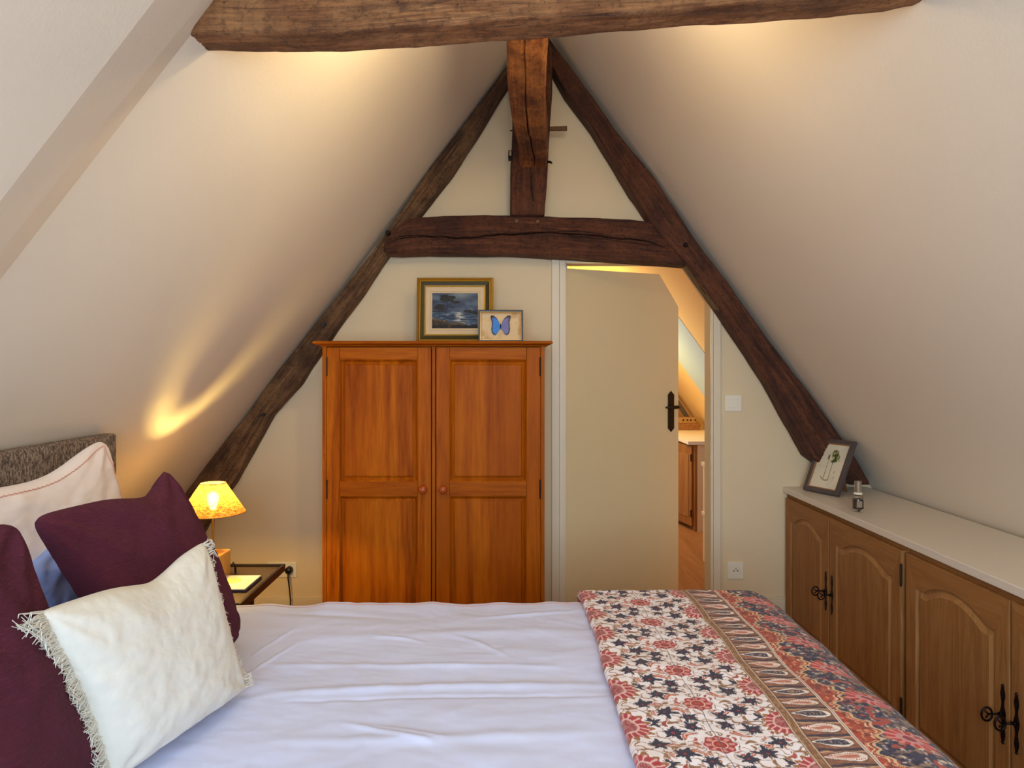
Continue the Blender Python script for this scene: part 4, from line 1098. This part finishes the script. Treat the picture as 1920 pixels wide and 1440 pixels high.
# throw ---------------------------------------------------------------
per = 0.165
def throw_colour(a, b):
    """a metres from the head-side edge, b metres along the bed's width"""
    WHT=(248,242,247); NAVY=(52,46,66); RED=(170,52,56); PINK=(206,112,112); BRN=(138,96,64); BEI=(206,176,140); ORG=(190,84,44)
    col = np.zeros(a.shape+(3,))+C3(WHT)
    wa = a+0.004*fbm(a*60, b*60, 1, 2); wb = b+0.004*fbm(a*60, b*60, 7, 2)
    cb = (wb/per) % 1.0                       # 0..1 along the repeat
    bb = (cb-0.5)*per
    # fold symmetric x around the centre line of the field
    xm = wa-0.173
    # scroll ground
    cs, sn = np.cos(cb*2*np.pi), np.sin(cb*2*np.pi)
    s1 = vnoise(np.abs(xm)*44+9, cs*1.6+20, sn*1.6+20); s2 = vnoise(np.abs(xm)*30+30, cs*1.2+9, sn*1.2+9)
    col = lay(col, sstep(0.085, 0.035, np.abs(s1)), (160,118,84)); col = lay(col, sstep(0.060, 0.02, np.abs(s2)), (146,104,72))
    def blob(ax, bx, r, petals, depth, c, ph=0.0, ring=None, sy=1.0, halo=0.0030, pw=1.0):
        nonlocal col
        for off in (-per, 0, per):
            dx = xm-ax; dy = (bb-(bx-per/2)+off)*sy; rr = np.hypot(dx, dy); th_ = np.arctan2(dy, dx)+ph
            k_ = np.cos(petals*th_); k_ = np.sign(k_)*np.abs(k_)**pw
            R0 = r*(1-depth+depth*k_+0.10*np.cos(2*petals*th_+0.7))*(1+0.20*np.cos(th_-ph*2)); d = rr-R0
            col = lay(col, sstep(halo, halo*0.5, d), WHT if ring is None else ring)
            col = lay(col, sstep(0.0006, -0.0006, d), c)
    rr_ = random.Random(5)
    def leaf(ax, bx, L_, ang, c, c2=None, curl=0.35):
        nonlocal col
        ca, sa = math.cos(ang), math.sin(ang)
        for off in (-per, 0, per):
            dx = xm-ax; dy = bb-(bx-per/2)+off
            u_ = (dx*ca+dy*sa)/L_; w_ = (-dx*sa+dy*ca)/L_ - curl*(u_**2-0.3)
            hw = 0.30*np.sqrt(np.clip(1-u_**2, 0, 1))*(1.1-0.5*u_); d = (np.abs(w_)-hw)*L_
            ok = np.abs(u_) < 1
            col = lay(col, sstep(0.0022, 0.001, d)*ok, WHT); col = lay(col, sstep(0.0005, -0.0005, d)*ok, c)
            if c2: col = lay(col, sstep(0.0005, -0.0005, d+0.0022)*ok*(np.abs(u_) < 0.75), c2)
    for k in range(54):
        leaf(rr_.uniform(-0.12, 0.14), rr_.uniform(0, per), rr_.uniform(0.007, 0.014), rr_.uniform(0, 6.28), rr_.choice([(178,92,76), (164,74,62), (150,108,72), (170,120,88), (188,118,104)]), rr_.choice([None, (222,170,140), (198,90,60)]), rr_.choice([-0.5, 0.5]))
    for sx in (-1, 1):
        for (ax, bx, L_, an) in ((0.048, 0.050, 0.020, 0.6), (0.052, 0.118, 0.019, -0.6), (0.090, 0.082, 0.018, 0.2)):
            leaf(sx*ax, bx, L_, an*sx, (168,72,58), (214,140,96), 0.5*sx)
            leaf(sx*ax, bx, L_*0.45, an*sx, (196,84,50), None, 0.5*sx)
    # navy ivy leaves
    for sx in (-1, 1):
        for (ax, bx, r, ph) in ((0.036,0.020,0.0200,0.3),(0.078,0.042,0.0235,1.1),(0.036,0.148,0.0180,2.6),(0.080,0.128,0.0230,0.8),(0.118,0.082,0.0200,1.9),(0.116,0.006,0.0190,0.6),(0.022,0.072,0.0125,0.9)):
            b_ = (bx+(0.010 if sx > 0 else 0)) % per
            blob(sx*ax, b_, r*1.04, 5, 0.36, NAVY, ph+sx, pw=0.9); blob(sx*ax, b_, r*0.74, 13, 0.14, NAVY, ph, ring=NAVY, halo=0.0004)
            blob(sx*ax, b_, r*0.13, 1, 0, RED, 0, ring=NAVY, halo=0.0004)
    # centre rosettes
    def rosette(ax, bx, r):
        nonlocal col
        for off in (-per, 0, per):
            dx = xm-ax; dy = bb-(bx-per/2)+off; rr = np.hypot(dx, dy); th_ = np.arctan2(dy, dx)
            d = rr-r*(0.93+0.07*np.cos(8*th_)); col = lay(col, sstep(0.004, 0.002, d), WHT); col = lay(col, sstep(0.0006, -0.0006, d), RED)
            pet = np.cos(8*th_)*0.5+0.5; inn = sstep(0.003, 0.0, np.abs(rr-r*0.68)-0.004)
            col = lay(col, inn*sstep(0.35, 0.6, pet)*(d < 0), (222,150,140)); col = lay(col, sstep(0.0012, 0.0, np.abs(rr-r*0.42)-0.0008)*(d < 0), (238,196,180)); col = lay(col, sstep(r*0.2, r*0.12, rr), ORG)
    rosette(0.0, per*0.5, 0.033)
    # side palmettes pointing to the middle
    def palmette(ax, bx, r, dirx):
        nonlocal col
        for off in (-per, 0, per):
            dx = (xm-ax)*dirx; dy = bb-(bx-per/2)+off+dx*0.25; rr = np.hypot(dx, dy*0.95); th_ = np.arctan2(dy, dx)
            half = dx > -0.006; d = rr-r*(0.88+0.12*np.cos(15*th_))
            m = (d < 0) & half
            col = lay(col, sstep(0.005, 0.002, d)*half, WHT); col = lay(col, m.astype(float), (166,112,66))
            col = lay(col, m*(rr < r*0.80*(1+0.08*np.cos(15*th_+2))), (178,58,62)); col = lay(col, m*(rr < r*0.80)*sstep(0.1, 0.6, np.cos(15*th_+1.0)), (210,132,134)); col = lay(col, m*(rr < r*0.80)*sstep(0.86, 0.96, np.cos(15*th_+1.0)), (240,214,208)); col = lay(col, m*(rr < r*0.48), (232,190,186)); col = lay(col, m*(rr < r*0.40), (186,120,118)); col = lay(col, m*(rr < r*0.36)*sstep(0.1, -0.1, vnoise(a*300, b*300, 0)), (160,70,70))
    palmette(-0.170, per*0.98, 0.060, 1); palmette(0.155, per*0.02, 0.050, -1)
    # centre seam line
    col = lay(col, sstep(0.0011, 0.0006, np.abs(a-0.173-0.0012*np.sin(b*60))), (90,84,100))
    # stripes
    def band(x0, x1): return (a >= x0) & (a < x1)
    stripe = fbm(a*400, b*160, 3, 3)
    m = band(0.330, 0.352); c = np.zeros_like(col)+C3(BRN); c = lay(c, sstep(0, 0.25, stripe), (172,132,94)); c = lay(c, (np.abs(np.abs(a-0.341)-0.0085) < 0.0012).astype(float), (214,184,150)); c = lay(c, (np.abs(np.abs(a-0.341)-0.0108) < 0.0008).astype(float), NAVY)
    col = np.where(m[..., None], c, col)
    # paisley band
    m = band(0.352, 0.438); q = ((wb+0.0)/0.104) % 1.0; cell = np.floor(q*2); f2 = (q*2) % 1.0
    ya_ = (f2-0.5)*0.052; xa_ = (wa-0.392)+0.12*ya_
    c = np.zeros_like(col)+C3((134,92,68)); c = lay(c, sstep(0.0, 0.2, fbm(wa*130, wb*220, 5, 3)), (176,110,80)); c = lay(c, (f2 > 0.90)*0.9+(f2 < 0.06)*0.9, NAVY); c = lay(c, sstep(0.05, 0.02, np.abs(f2-0.82)), (206,170,136))
    wdt = 0.0175*np.clip(1-((xa_)/0.040)**2, 0, 1)**0.5*(0.30+0.70*sstep(-0.045, 0.022, xa_)); dd = np.abs(ya_)-wdt; ok = np.abs(xa_) < 0.040
    c = lay(c, sstep(0.0035, 0.002, dd)*ok, (96,64,56)); c = lay(c, sstep(0.0008, -0.0008, dd)*ok, (240,226,216))
    inner = np.abs(ya_)-wdt*0.62; c = lay(c, sstep(0.0008, -0.0008, inner)*(np.abs(xa_) < 0.030)*(cell == 0), (70,66,86)); c = lay(c, sstep(0.0008, -0.0008, inner+0.004)*(np.abs(xa_) < 0.026)*(cell == 0)*sstep(0, .2, stripe), (180,140,110))
    dots = (np.abs(inner) < 0.0016) & (np.abs(xa_) < 0.032) & (cell == 1) & (np.sin(xa_*1400) > 0); c = lay(c, dots.astype(float), (200,60,60)); c = lay(c, sstep(0.0008, -0.0008, inner+0.004)*(np.abs(xa_) < 0.024)*(cell == 1), (196,120,96))
    col = np.where(m[..., None], c, col)
    m = band(0.438, 0.446); c = np.zeros_like(col)+C3((232,214,200)); c = lay(c, (np.abs(a-0.442) < 0.0009).astype(float), (70,60,76)); col = np.where(m[..., None], c, col)
    # scalloped red-orange border over navy ground
    zig = 0.455+0.024+0.020*np.cos((wb/per)*2*np.pi*1.0+1.0)+0.006*np.cos((wb/per)*2*np.pi*5)
    m = (a >= 0.446)
    c = np.zeros_like(col)+C3((64,58,80)); k1 = fbm(a*110, b*110, 11, 3); c = lay(c, sstep(0.10, 0.22, k1), (126,118,128)); c = lay(c, sstep(0.28, 0.36, k1), (218,196,176)); c = lay(c, sstep(0.18, 0.30, -k1), (42,40,60))
    k2 = fbm(a*60+4, b*60, 15, 3); c = lay(c, sstep(0.20, 0.32, k2), (170,76,64)); c = lay(c, sstep(0.28, 0.40, -k2)*0.8, (150,118,90))
    def pal2(ax, ph):
        nonlocal c
        for off in (-per, 0, per):
            dx = (wa-ax)*0.95; dy = bb-ph+off+dx*0.4; rr = np.hypot(dx, dy*1.25); th_ = np.arctan2(dy, dx); r = 0.050; d = rr-r*(0.86+0.14*np.cos(11*th_)); mm = (d < 0)
            c = lay(c, mm.astype(float), (180,124,90)); c = lay(c, mm*(rr < r*0.8), (190,66,66)); c = lay(c, mm*(rr < r*0.8)*sstep(0, .5, np.cos(11*th_+1)), (222,140,136)); c = lay(c, mm*(rr < r*0.42), (206,150,148)); c = lay(c, mm*(rr < r*0.22), (150,60,70))
    pal2(0.545, 0.02); pal2(0.70, -0.06); pal2(0.86, 0.02)
    c = np.where((a < zig+0.006)[..., None], C3((216,190,150)), c); c = np.where((a < zig)[..., None], C3((178,74,48)), c)
    ins = a < zig; c = lay(c, ins*sstep(0.1, 0.3, fbm(a*150, b*150, 21, 3)), (214,140,104)); c = lay(c, ins*(np.abs(a-zig+0.008) < 0.0018), (232,206,170)); c = lay(c, ins*sstep(0.1, 0.3, -fbm(a*130, b*130, 25, 3)), (128,62,48))
    col = np.where(m[..., None], c, col)
    return col
nu, nv = 780, 980
a = np.linspace(-0.05, 1.08, nu); b = np.linspace(0, 1.72+0.20, nv)
A, B = np.meshgrid(a, b, indexing='ij')
X, Y, Z = drape(A+0.02, B, 0.22, 0.915, 0.62, 2.352, 0.532, 0.15, 0.05)
Zon = sstep(0.28, 0.50, Z)
Z = Z + 0.006*(X-0.2)*0 + fbm(X*4+7, Y*6, 1.5, 3)*0.010*Zon + fbm(X*11, Y*16, 4.5, 3)*0.004
X = X + fbm(Y*3, Z*3, 3.1, 3)*0.012 + fbm(Y*9, Z*2, 1.1, 2)*0.010*sstep(0.82, 0.86, X)
# folded edge towards the pillows rolls down on to the duvet
e = np.clip(-A/0.05+0.0, 0, 1); roll = np.clip((0.0-A)/0.05, 0, 1)
fold = A < 0.02
t = np.clip((0.02-A)/0.07, 0, 1)*math.pi
xe = 0.24
Xf = xe+0.018 - 0.016*np.sin(t) + (A-0.02)*0
Zf = 0.502+0.016 + 0.014*np.cos(t)
Z = np.where(fold, Zf + (Z-0.532)*(1-t/math.pi), Z)
X = np.where(fold, Xf + fbm(Y*3, Z*0+0.53*3, 3.1, 3)*0.012, X)
colr = throw_colour(np.maximum(A, 0)+0.0, B)
M['throw'] = attr_mat('patterned_cotton', 0.9, 0.25, sheen=0.15)
tw = grid_mesh('throw', np.stack([X, Y, Z], -1), M['throw'], col=colr, solid=0.006)
tag(tw, 'red, navy and cream paisley throw folded over the foot of the bed', 'throw')

# ------------------------------------------------------------------ pillows and cushions
def cushion(name, TL, TR, BR, BL, thick, mat, label, cat, n=110, pinch=0.07, seed=0.0, wrk=0.006, sharp=0.5, flip=1, group=None, asym=0.5, ears=0.0, dent=(), blt=0.075):
    TL, TR, BR, BL = [np.array(p, float) for p in (TL, TR, BR, BL)]
    u = np.linspace(-1, 1, n); U, V = np.meshgrid(u, u, indexing='ij')
    def side(sgn):
        uu = U*(1-pinch*(1-V**2)*np.abs(U)**1.5); vv = V*(1-pinch*(1-U**2)*np.abs(V)**1.5)
        blunt = 1-blt*(np.abs(U)*np.abs(V))**9; uu = uu*blunt; vv = vv*blunt
        s, t_ = (uu+1)/2, (vv+1)/2
        hh = np.linalg.norm(TL-BL)
        for u0, dw, dd0 in dent: t_ = t_ - dd0/hh*np.exp(-((U-u0)/dw)**2)*((V+1)/2)**2
        base = (1-s)[..., None]*((1-t_)[..., None]*BL+t_[..., None]*TL)+s[..., None]*((1-t_)[..., None]*BR+t_[..., None]*TR)
        nx = np.cross(TR-TL, TL-BL); nx = nx/np.linalg.norm(nx)*flip
        h = np.clip((1-U**2)*(1-V**2), 0, 1)**sharp
        r = np.hypot(1-np.abs(U), 1-np.abs(V)); ang = np.arctan2(1-np.abs(V), 1-np.abs(U))
        w = np.sin(ang*9+seed)*np.exp(-r*2.6)*wrk*1.4*np.clip(r*4, 0, 1) + fbm(U*2.2+seed+sgn*5, V*2.2, seed, 3)*wrk*2.2 + fbm(U*6+seed, V*6+sgn*3, seed+4, 3)*wrk*0.8
        f = asym if sgn > 0 else 1-asym
        dd = h*thick*f*2*0.5 + w*np.clip(h*2, 0, 1)
        sag = -0.012*h*(V > -2)
        bend = ears*(U**2*V**2)
        return base + (sgn*dd+bend)[..., None]*nx + np.stack([0*U, 0*U, sag], -1), nx
    Fp, nx = side(1); Bp, _ = side(-1)
    me_o = None
    g = G()
    allP = np.concatenate([Fp.reshape(-1, 3), Bp.reshape(-1, 3)])
    k = n*n; fs = []
    for i in range(n-1):
        for j in range(n-1):
            q = (i*n+j, (i+1)*n+j, (i+1)*n+j+1, i*n+j+1); fs.append(q if flip > 0 else q[::-1]); q2 = tuple(x+k for x in q); fs.append(q2[::-1] if flip > 0 else q2)
    # weld border: use same index for border vertices
    remap = {}
    for i in range(n):
        for j in (0, n-1):
            remap[k+i*n+j] = i*n+j; remap[k+j*n+i] = j*n+i
    fs = [tuple(remap.get(x, x) for x in f) for f in fs]
    g.v = [tuple(p) for p in allP]; g.f = fs; g.m = [0]*len(fs)
    me = bpy.data.meshes.new(name)
    # drop the unused border duplicates
    used = sorted({x for f in fs for x in f}); idx = {x: i for i, x in enumerate(used)}
    me.from_pydata([g.v[x] for x in used], [], [tuple(idx[x] for x in f) for f in fs])
    me.polygons.foreach_set('use_smooth', [True]*len(fs)); me.materials.append(mat); me.update()
    o = bpy.data.objects.new(name, me); COL.objects.link(o)
    if label: tag(o, label, cat, group)
    return o, Fp, nx
PURPLE = None
def crinkle(n, v):
    a_ = n.noise(n.coords((70, 70, 190)), 1.0, 6, 0.8, 1.2); return a_
PURPLE = fabric('plum_crinkle_cotton', srgb(110,41,64), srgb(92,31,54), bump=1.0, weave=crinkle, sheen=0.05, bdist=0.007)
PW = fabric('pillow_cotton', srgb(236,226,222), srgb(230,220,220), scale=1500, bump=0.1, sheen=0.1)
PWB = fabric('pale_blue_cotton', srgb(150,172,236), srgb(142,164,232), scale=1500, bump=0.1, sheen=0.1)
# back white pillow against the headboard
pw1, Fp, nx = cushion('pillow', (-1.06,1.10,0.985), P(198,814,2.02), P(262,1060,2.06), (-1.02,1.22,0.50), 0.13, PW, 'large white pillow with salmon stitching leaning on the headboard', 'pillow', pinch=0.05, dent=[(0.30,0.45,0.040)], seed=1.0, wrk=0.006, sharp=0.45)
g = G(); nn = Fp.shape[0]
line = [tuple(Fp[i, nn-5]+nx*0.002) for i in range(4, nn-5)] + [tuple(Fp[nn-6, j]+nx*0.002) for j in range(nn-6, 10, -1)]
g.tube([(p[0], p[1], p[2]+0.0025*(k_ % 2)) for k_, p in enumerate(line)], 0.0009, 5)
s2_ = mk('stitching', g, STITCH); s2_.parent = pw1
# second pillow, standing lower in front of it
cushion('pillow', (-0.96,0.98,0.74), P(168,958,1.68), P(215,1290,1.72), (-0.88,0.98,0.50), 0.09, PWB, 'pale blue pillow between the two plum cushions', 'pillow', pinch=0.05, seed=4.0, wrk=0.012, sharp=0.45)
# plum cushions
cA = cushion('plum_cushion', P(62,962,1.30), P(324,864,1.79), P(462,1186,1.98), (-0.70,1.47,0.50), 0.13, PURPLE, 'square plum cushion behind the white fringed cushion', 'cushion', pinch=0.09, dent=[(0.38,0.42,0.035)], seed=7.0, wrk=0.007, sharp=0.42, group=None, ears=-0.02)
cC = cushion('plum_cushion', (-0.80,0.66,0.99), P(26,962,1.15), P(194,1440,1.30), (-0.66,0.80,0.49), 0.13, PURPLE, 'nearest plum cushion at the left edge of the photo', 'cushion', pinch=0.07, seed=12.0, wrk=0.007, sharp=0.42)
# fringed white cushion
def checks(n, v):
    vo = n.n('ShaderNodeTexVoronoi'); n.l(n.coords((1,1,1), 'Object', (0.3,0.9,0.5)), vo.inputs['Vector']); vo.inputs['Scale'].default_value = 34; vo.inputs['Randomness'].default_value = 0.15
    f = n.noise(v, 420, 3, 0.7); r = n.ramp(vo.outputs['Distance'], [(0.25, (0.9,0.9,0.9)), (0.50, (0,0,0))])
    m = n.n('ShaderNodeMath', operation='MULTIPLY_ADD'); n.l(f, m.inputs[0]); m.inputs[1].default_value = 0.8; n.l(r, m.inputs[2]); return m.outputs[0]
CREAM = fabric('cream_weave', srgb(228,224,212), srgb(218,214,202), bump=0.35, weave=checks, sheen=0.1, bdist=0.002)
TLb, TRb, BRb, BLb = P(68,1145,1.09), P(382,1012,1.56), P(462,1292,1.64), P(208,1470,1.26)
cB, Fp, nx = cushion('fringed_cushion', TLb, TRb, BRb, BLb, 0.12, CREAM, 'cream rectangular cushion with fringed ends, front of the pile', 'cushion', pinch=0.08, dent=[(0.20,0.38,0.026)], blt=0.03, seed=16.0, wrk=0.0035, sharp=0.42)
g = G(); R2 = random.Random(3)
cen = Fp.mean(axis=(0, 1))
for edge in (0, 1):
    i = 0 if edge == 0 else Fp.shape[0]-1
    for k in range(820 if edge == 0 else 260):
        t = R2.random()*(Fp.shape[1]-1); j = int(t); f = t-j
        p = Fp[i, j]*(1-f)+Fp[i, min(j+1, Fp.shape[1]-1)]*f
        d = np.array(TLb)-np.array(TRb) if edge == 0 else np.array(TRb)-np.array(TLb); d = d/np.linalg.norm(d)+nx*0.12
        p = p-d*R2.uniform(0.002, 0.008)+nx*R2.uniform(-0.002, 0.004)
        L = R2.uniform(0.020, 0.042 if edge == 0 else 0.020)*(1.5 if (t < 9 or t > 98) else 1)
        side = Fp[i, min(j+3, Fp.shape[1]-1)]-Fp[i, max(j-3, 0)]; side = side/np.linalg.norm(side)
        c1 = R2.uniform(-0.5, 0.5); c2 = R2.uniform(-0.9, 0.9); z1 = R2.uniform(-0.5, 0.5)
        pts = [p, p+d*L*0.4+side*L*0.3*c1+nx*L*0.3*z1, p+d*L*0.75+side*L*0.55*c1+nx*L*0.4*z1, p+d*L+side*L*0.5*c2+nx*L*0.4*z1]
        g.tube([tuple(x) for x in pts], [0.0013, 0.0011, 0.0009, 0.0005], 4)
fr = mk('fringe', g, CREAM); fr.parent = cB; fr['kind'] = 'stuff'

# ------------------------------------------------------------------ next room furniture seen through the door
CY0 = 5.86; CX = 1.56
nc = empty('oak_cabinet', (1.75, 6.4, FLOOR), 'oak cabinet in the next room with its door ajar', 'cabinet')
xb = XR(0.6)+XSH-0.04
g = G().box(CX, CX+0.018, CY0+0.02, 7.2, FLOOR+0.0, CT-0.03); g.box(CX+0.018, xb, 7.18, 7.2, FLOOR, CT-0.03); g.box(CX-0.002, CX+0.02, CY0, CY0+0.03, FLOOR, CT-0.03)
mk('carcass', g, M['oak_v'], nc)
mk('side_panel', G().box(CX+0.021, xb, CY0, CY0+0.02, FLOOR, CT-0.03), M['paint'], nc)
g = G().box(CX+0.021, xb, CY0-0.012, CY0-0.001, FLOOR, FLOOR+0.10); mk('skirting', g, M['paint'], nc)
gd = G()
gd.mi = 0
ang = math.radians(14)
gd.box(0, 0.018, 0.0, 0.45, FLOOR+0.035, CT-0.045); 
gd.mi = 1
gd.box(-0.004, 0.0, 0.05, 0.40, FLOOR+0.10, CT-0.12)
Mx = Matrix.Translation((CX-0.02, CY0+0.03, 0)) @ Matrix.Rotation(ang, 4, 'Z')
gd.xf(Mx)
mk('door', gd, [M['oak_v'], M['oak_edge']], nc, bevel=0.003)
for zq in (0.02, 0.48):
    mk('hinge', G().tube([(CX-0.024, CY0+0.028, zq), (CX-0.024, CY0+0.028, zq+0.06)], 0.006, 8), M['bronze'], nc)
g = G().prism([(CX-0.06, CT-0.028), (XR(CT-0.03)+XSH-0.005, CT-0.028), (XR(CT)+XSH-0.008, CT), (CX-0.06, CT)], CY0-0.02, 7.30)
tag(mk('countertop', g, plain('white_top', srgb(238,232,220), 0.4, var=0.01), bevel=0.002), 'white worktop in the next room, seen through the doorway', 'countertop')
bx = empty('wooden_crate', (1.83, 6.95, CT+0.001), 'small wooden crate with a printed tin on the next room worktop', 'crate')
mk('tray', G().box(-0.16, 0.055, -0.06, 0.06, 0.0, 0.065), M['oak_y'], bx, bevel=0.003, local=True)
tn = empty('printed_box', (1.81, 6.95, CT+0.0665), 'yellow printed box with dark dots sitting on the wooden crate', 'box')
mk('box_body', G().box(-0.13, 0.045, -0.05, 0.05, 0.0, 0.055), plain('yellow_print_tin', srgb(196,150,84), 0.5, var=0.25, scale=50), tn, bevel=0.002, local=True)
for dx in (-0.085, -0.045, -0.012, 0.032):
    mk('dot', G().lathe([(0.0,-0.0515),(0.009,-0.0515),(0.009,-0.05)], (dx, 0, 0.030), 12, 'y'), M['black'], tn, local=True)
g = G(); p0 = slope_pt(0.70, 0.05, 7.6); 
g.tube([(1.90,7.20,CT+0.01), (1.58,7.20,1.16)], 0.03, 4)
tag(mk('leaning_strut', g, plain('grey_strut', srgb(92,82,66), 0.7)), 'short dark strut rising behind the wooden crate in the next room', 'beam')
# cream shelf edge just inside the doorway
sh = empty('cream_shelf', (1.42, 4.9, FLOOR), 'cream painted shelf unit peeping in at the right side of the doorway', 'shelf')
CR = plain('cream_paint', srgb(236,222,190), 0.45)
sy = 4.85; sc_ = F/sy
x_ = (1318-946)/F*4.97
mk('side', G().box(x_, x_+0.22, sy, sy+0.12, FLOOR, EYE-(878-690)/sc_), CR, sh, bevel=0.002)
mk('top_board', G().box(x_-0.012, x_+0.24, sy-0.01, sy+0.125, EYE-(878-690)/sc_, EYE-(870-690)/sc_), CR, sh, bevel=0.003)
mk('foot_board', G().box(x_-0.010, x_+0.24, sy-0.01, sy+0.125, EYE-(972-690)/sc_, EYE-(965-690)/sc_), CR, sh, bevel=0.003)
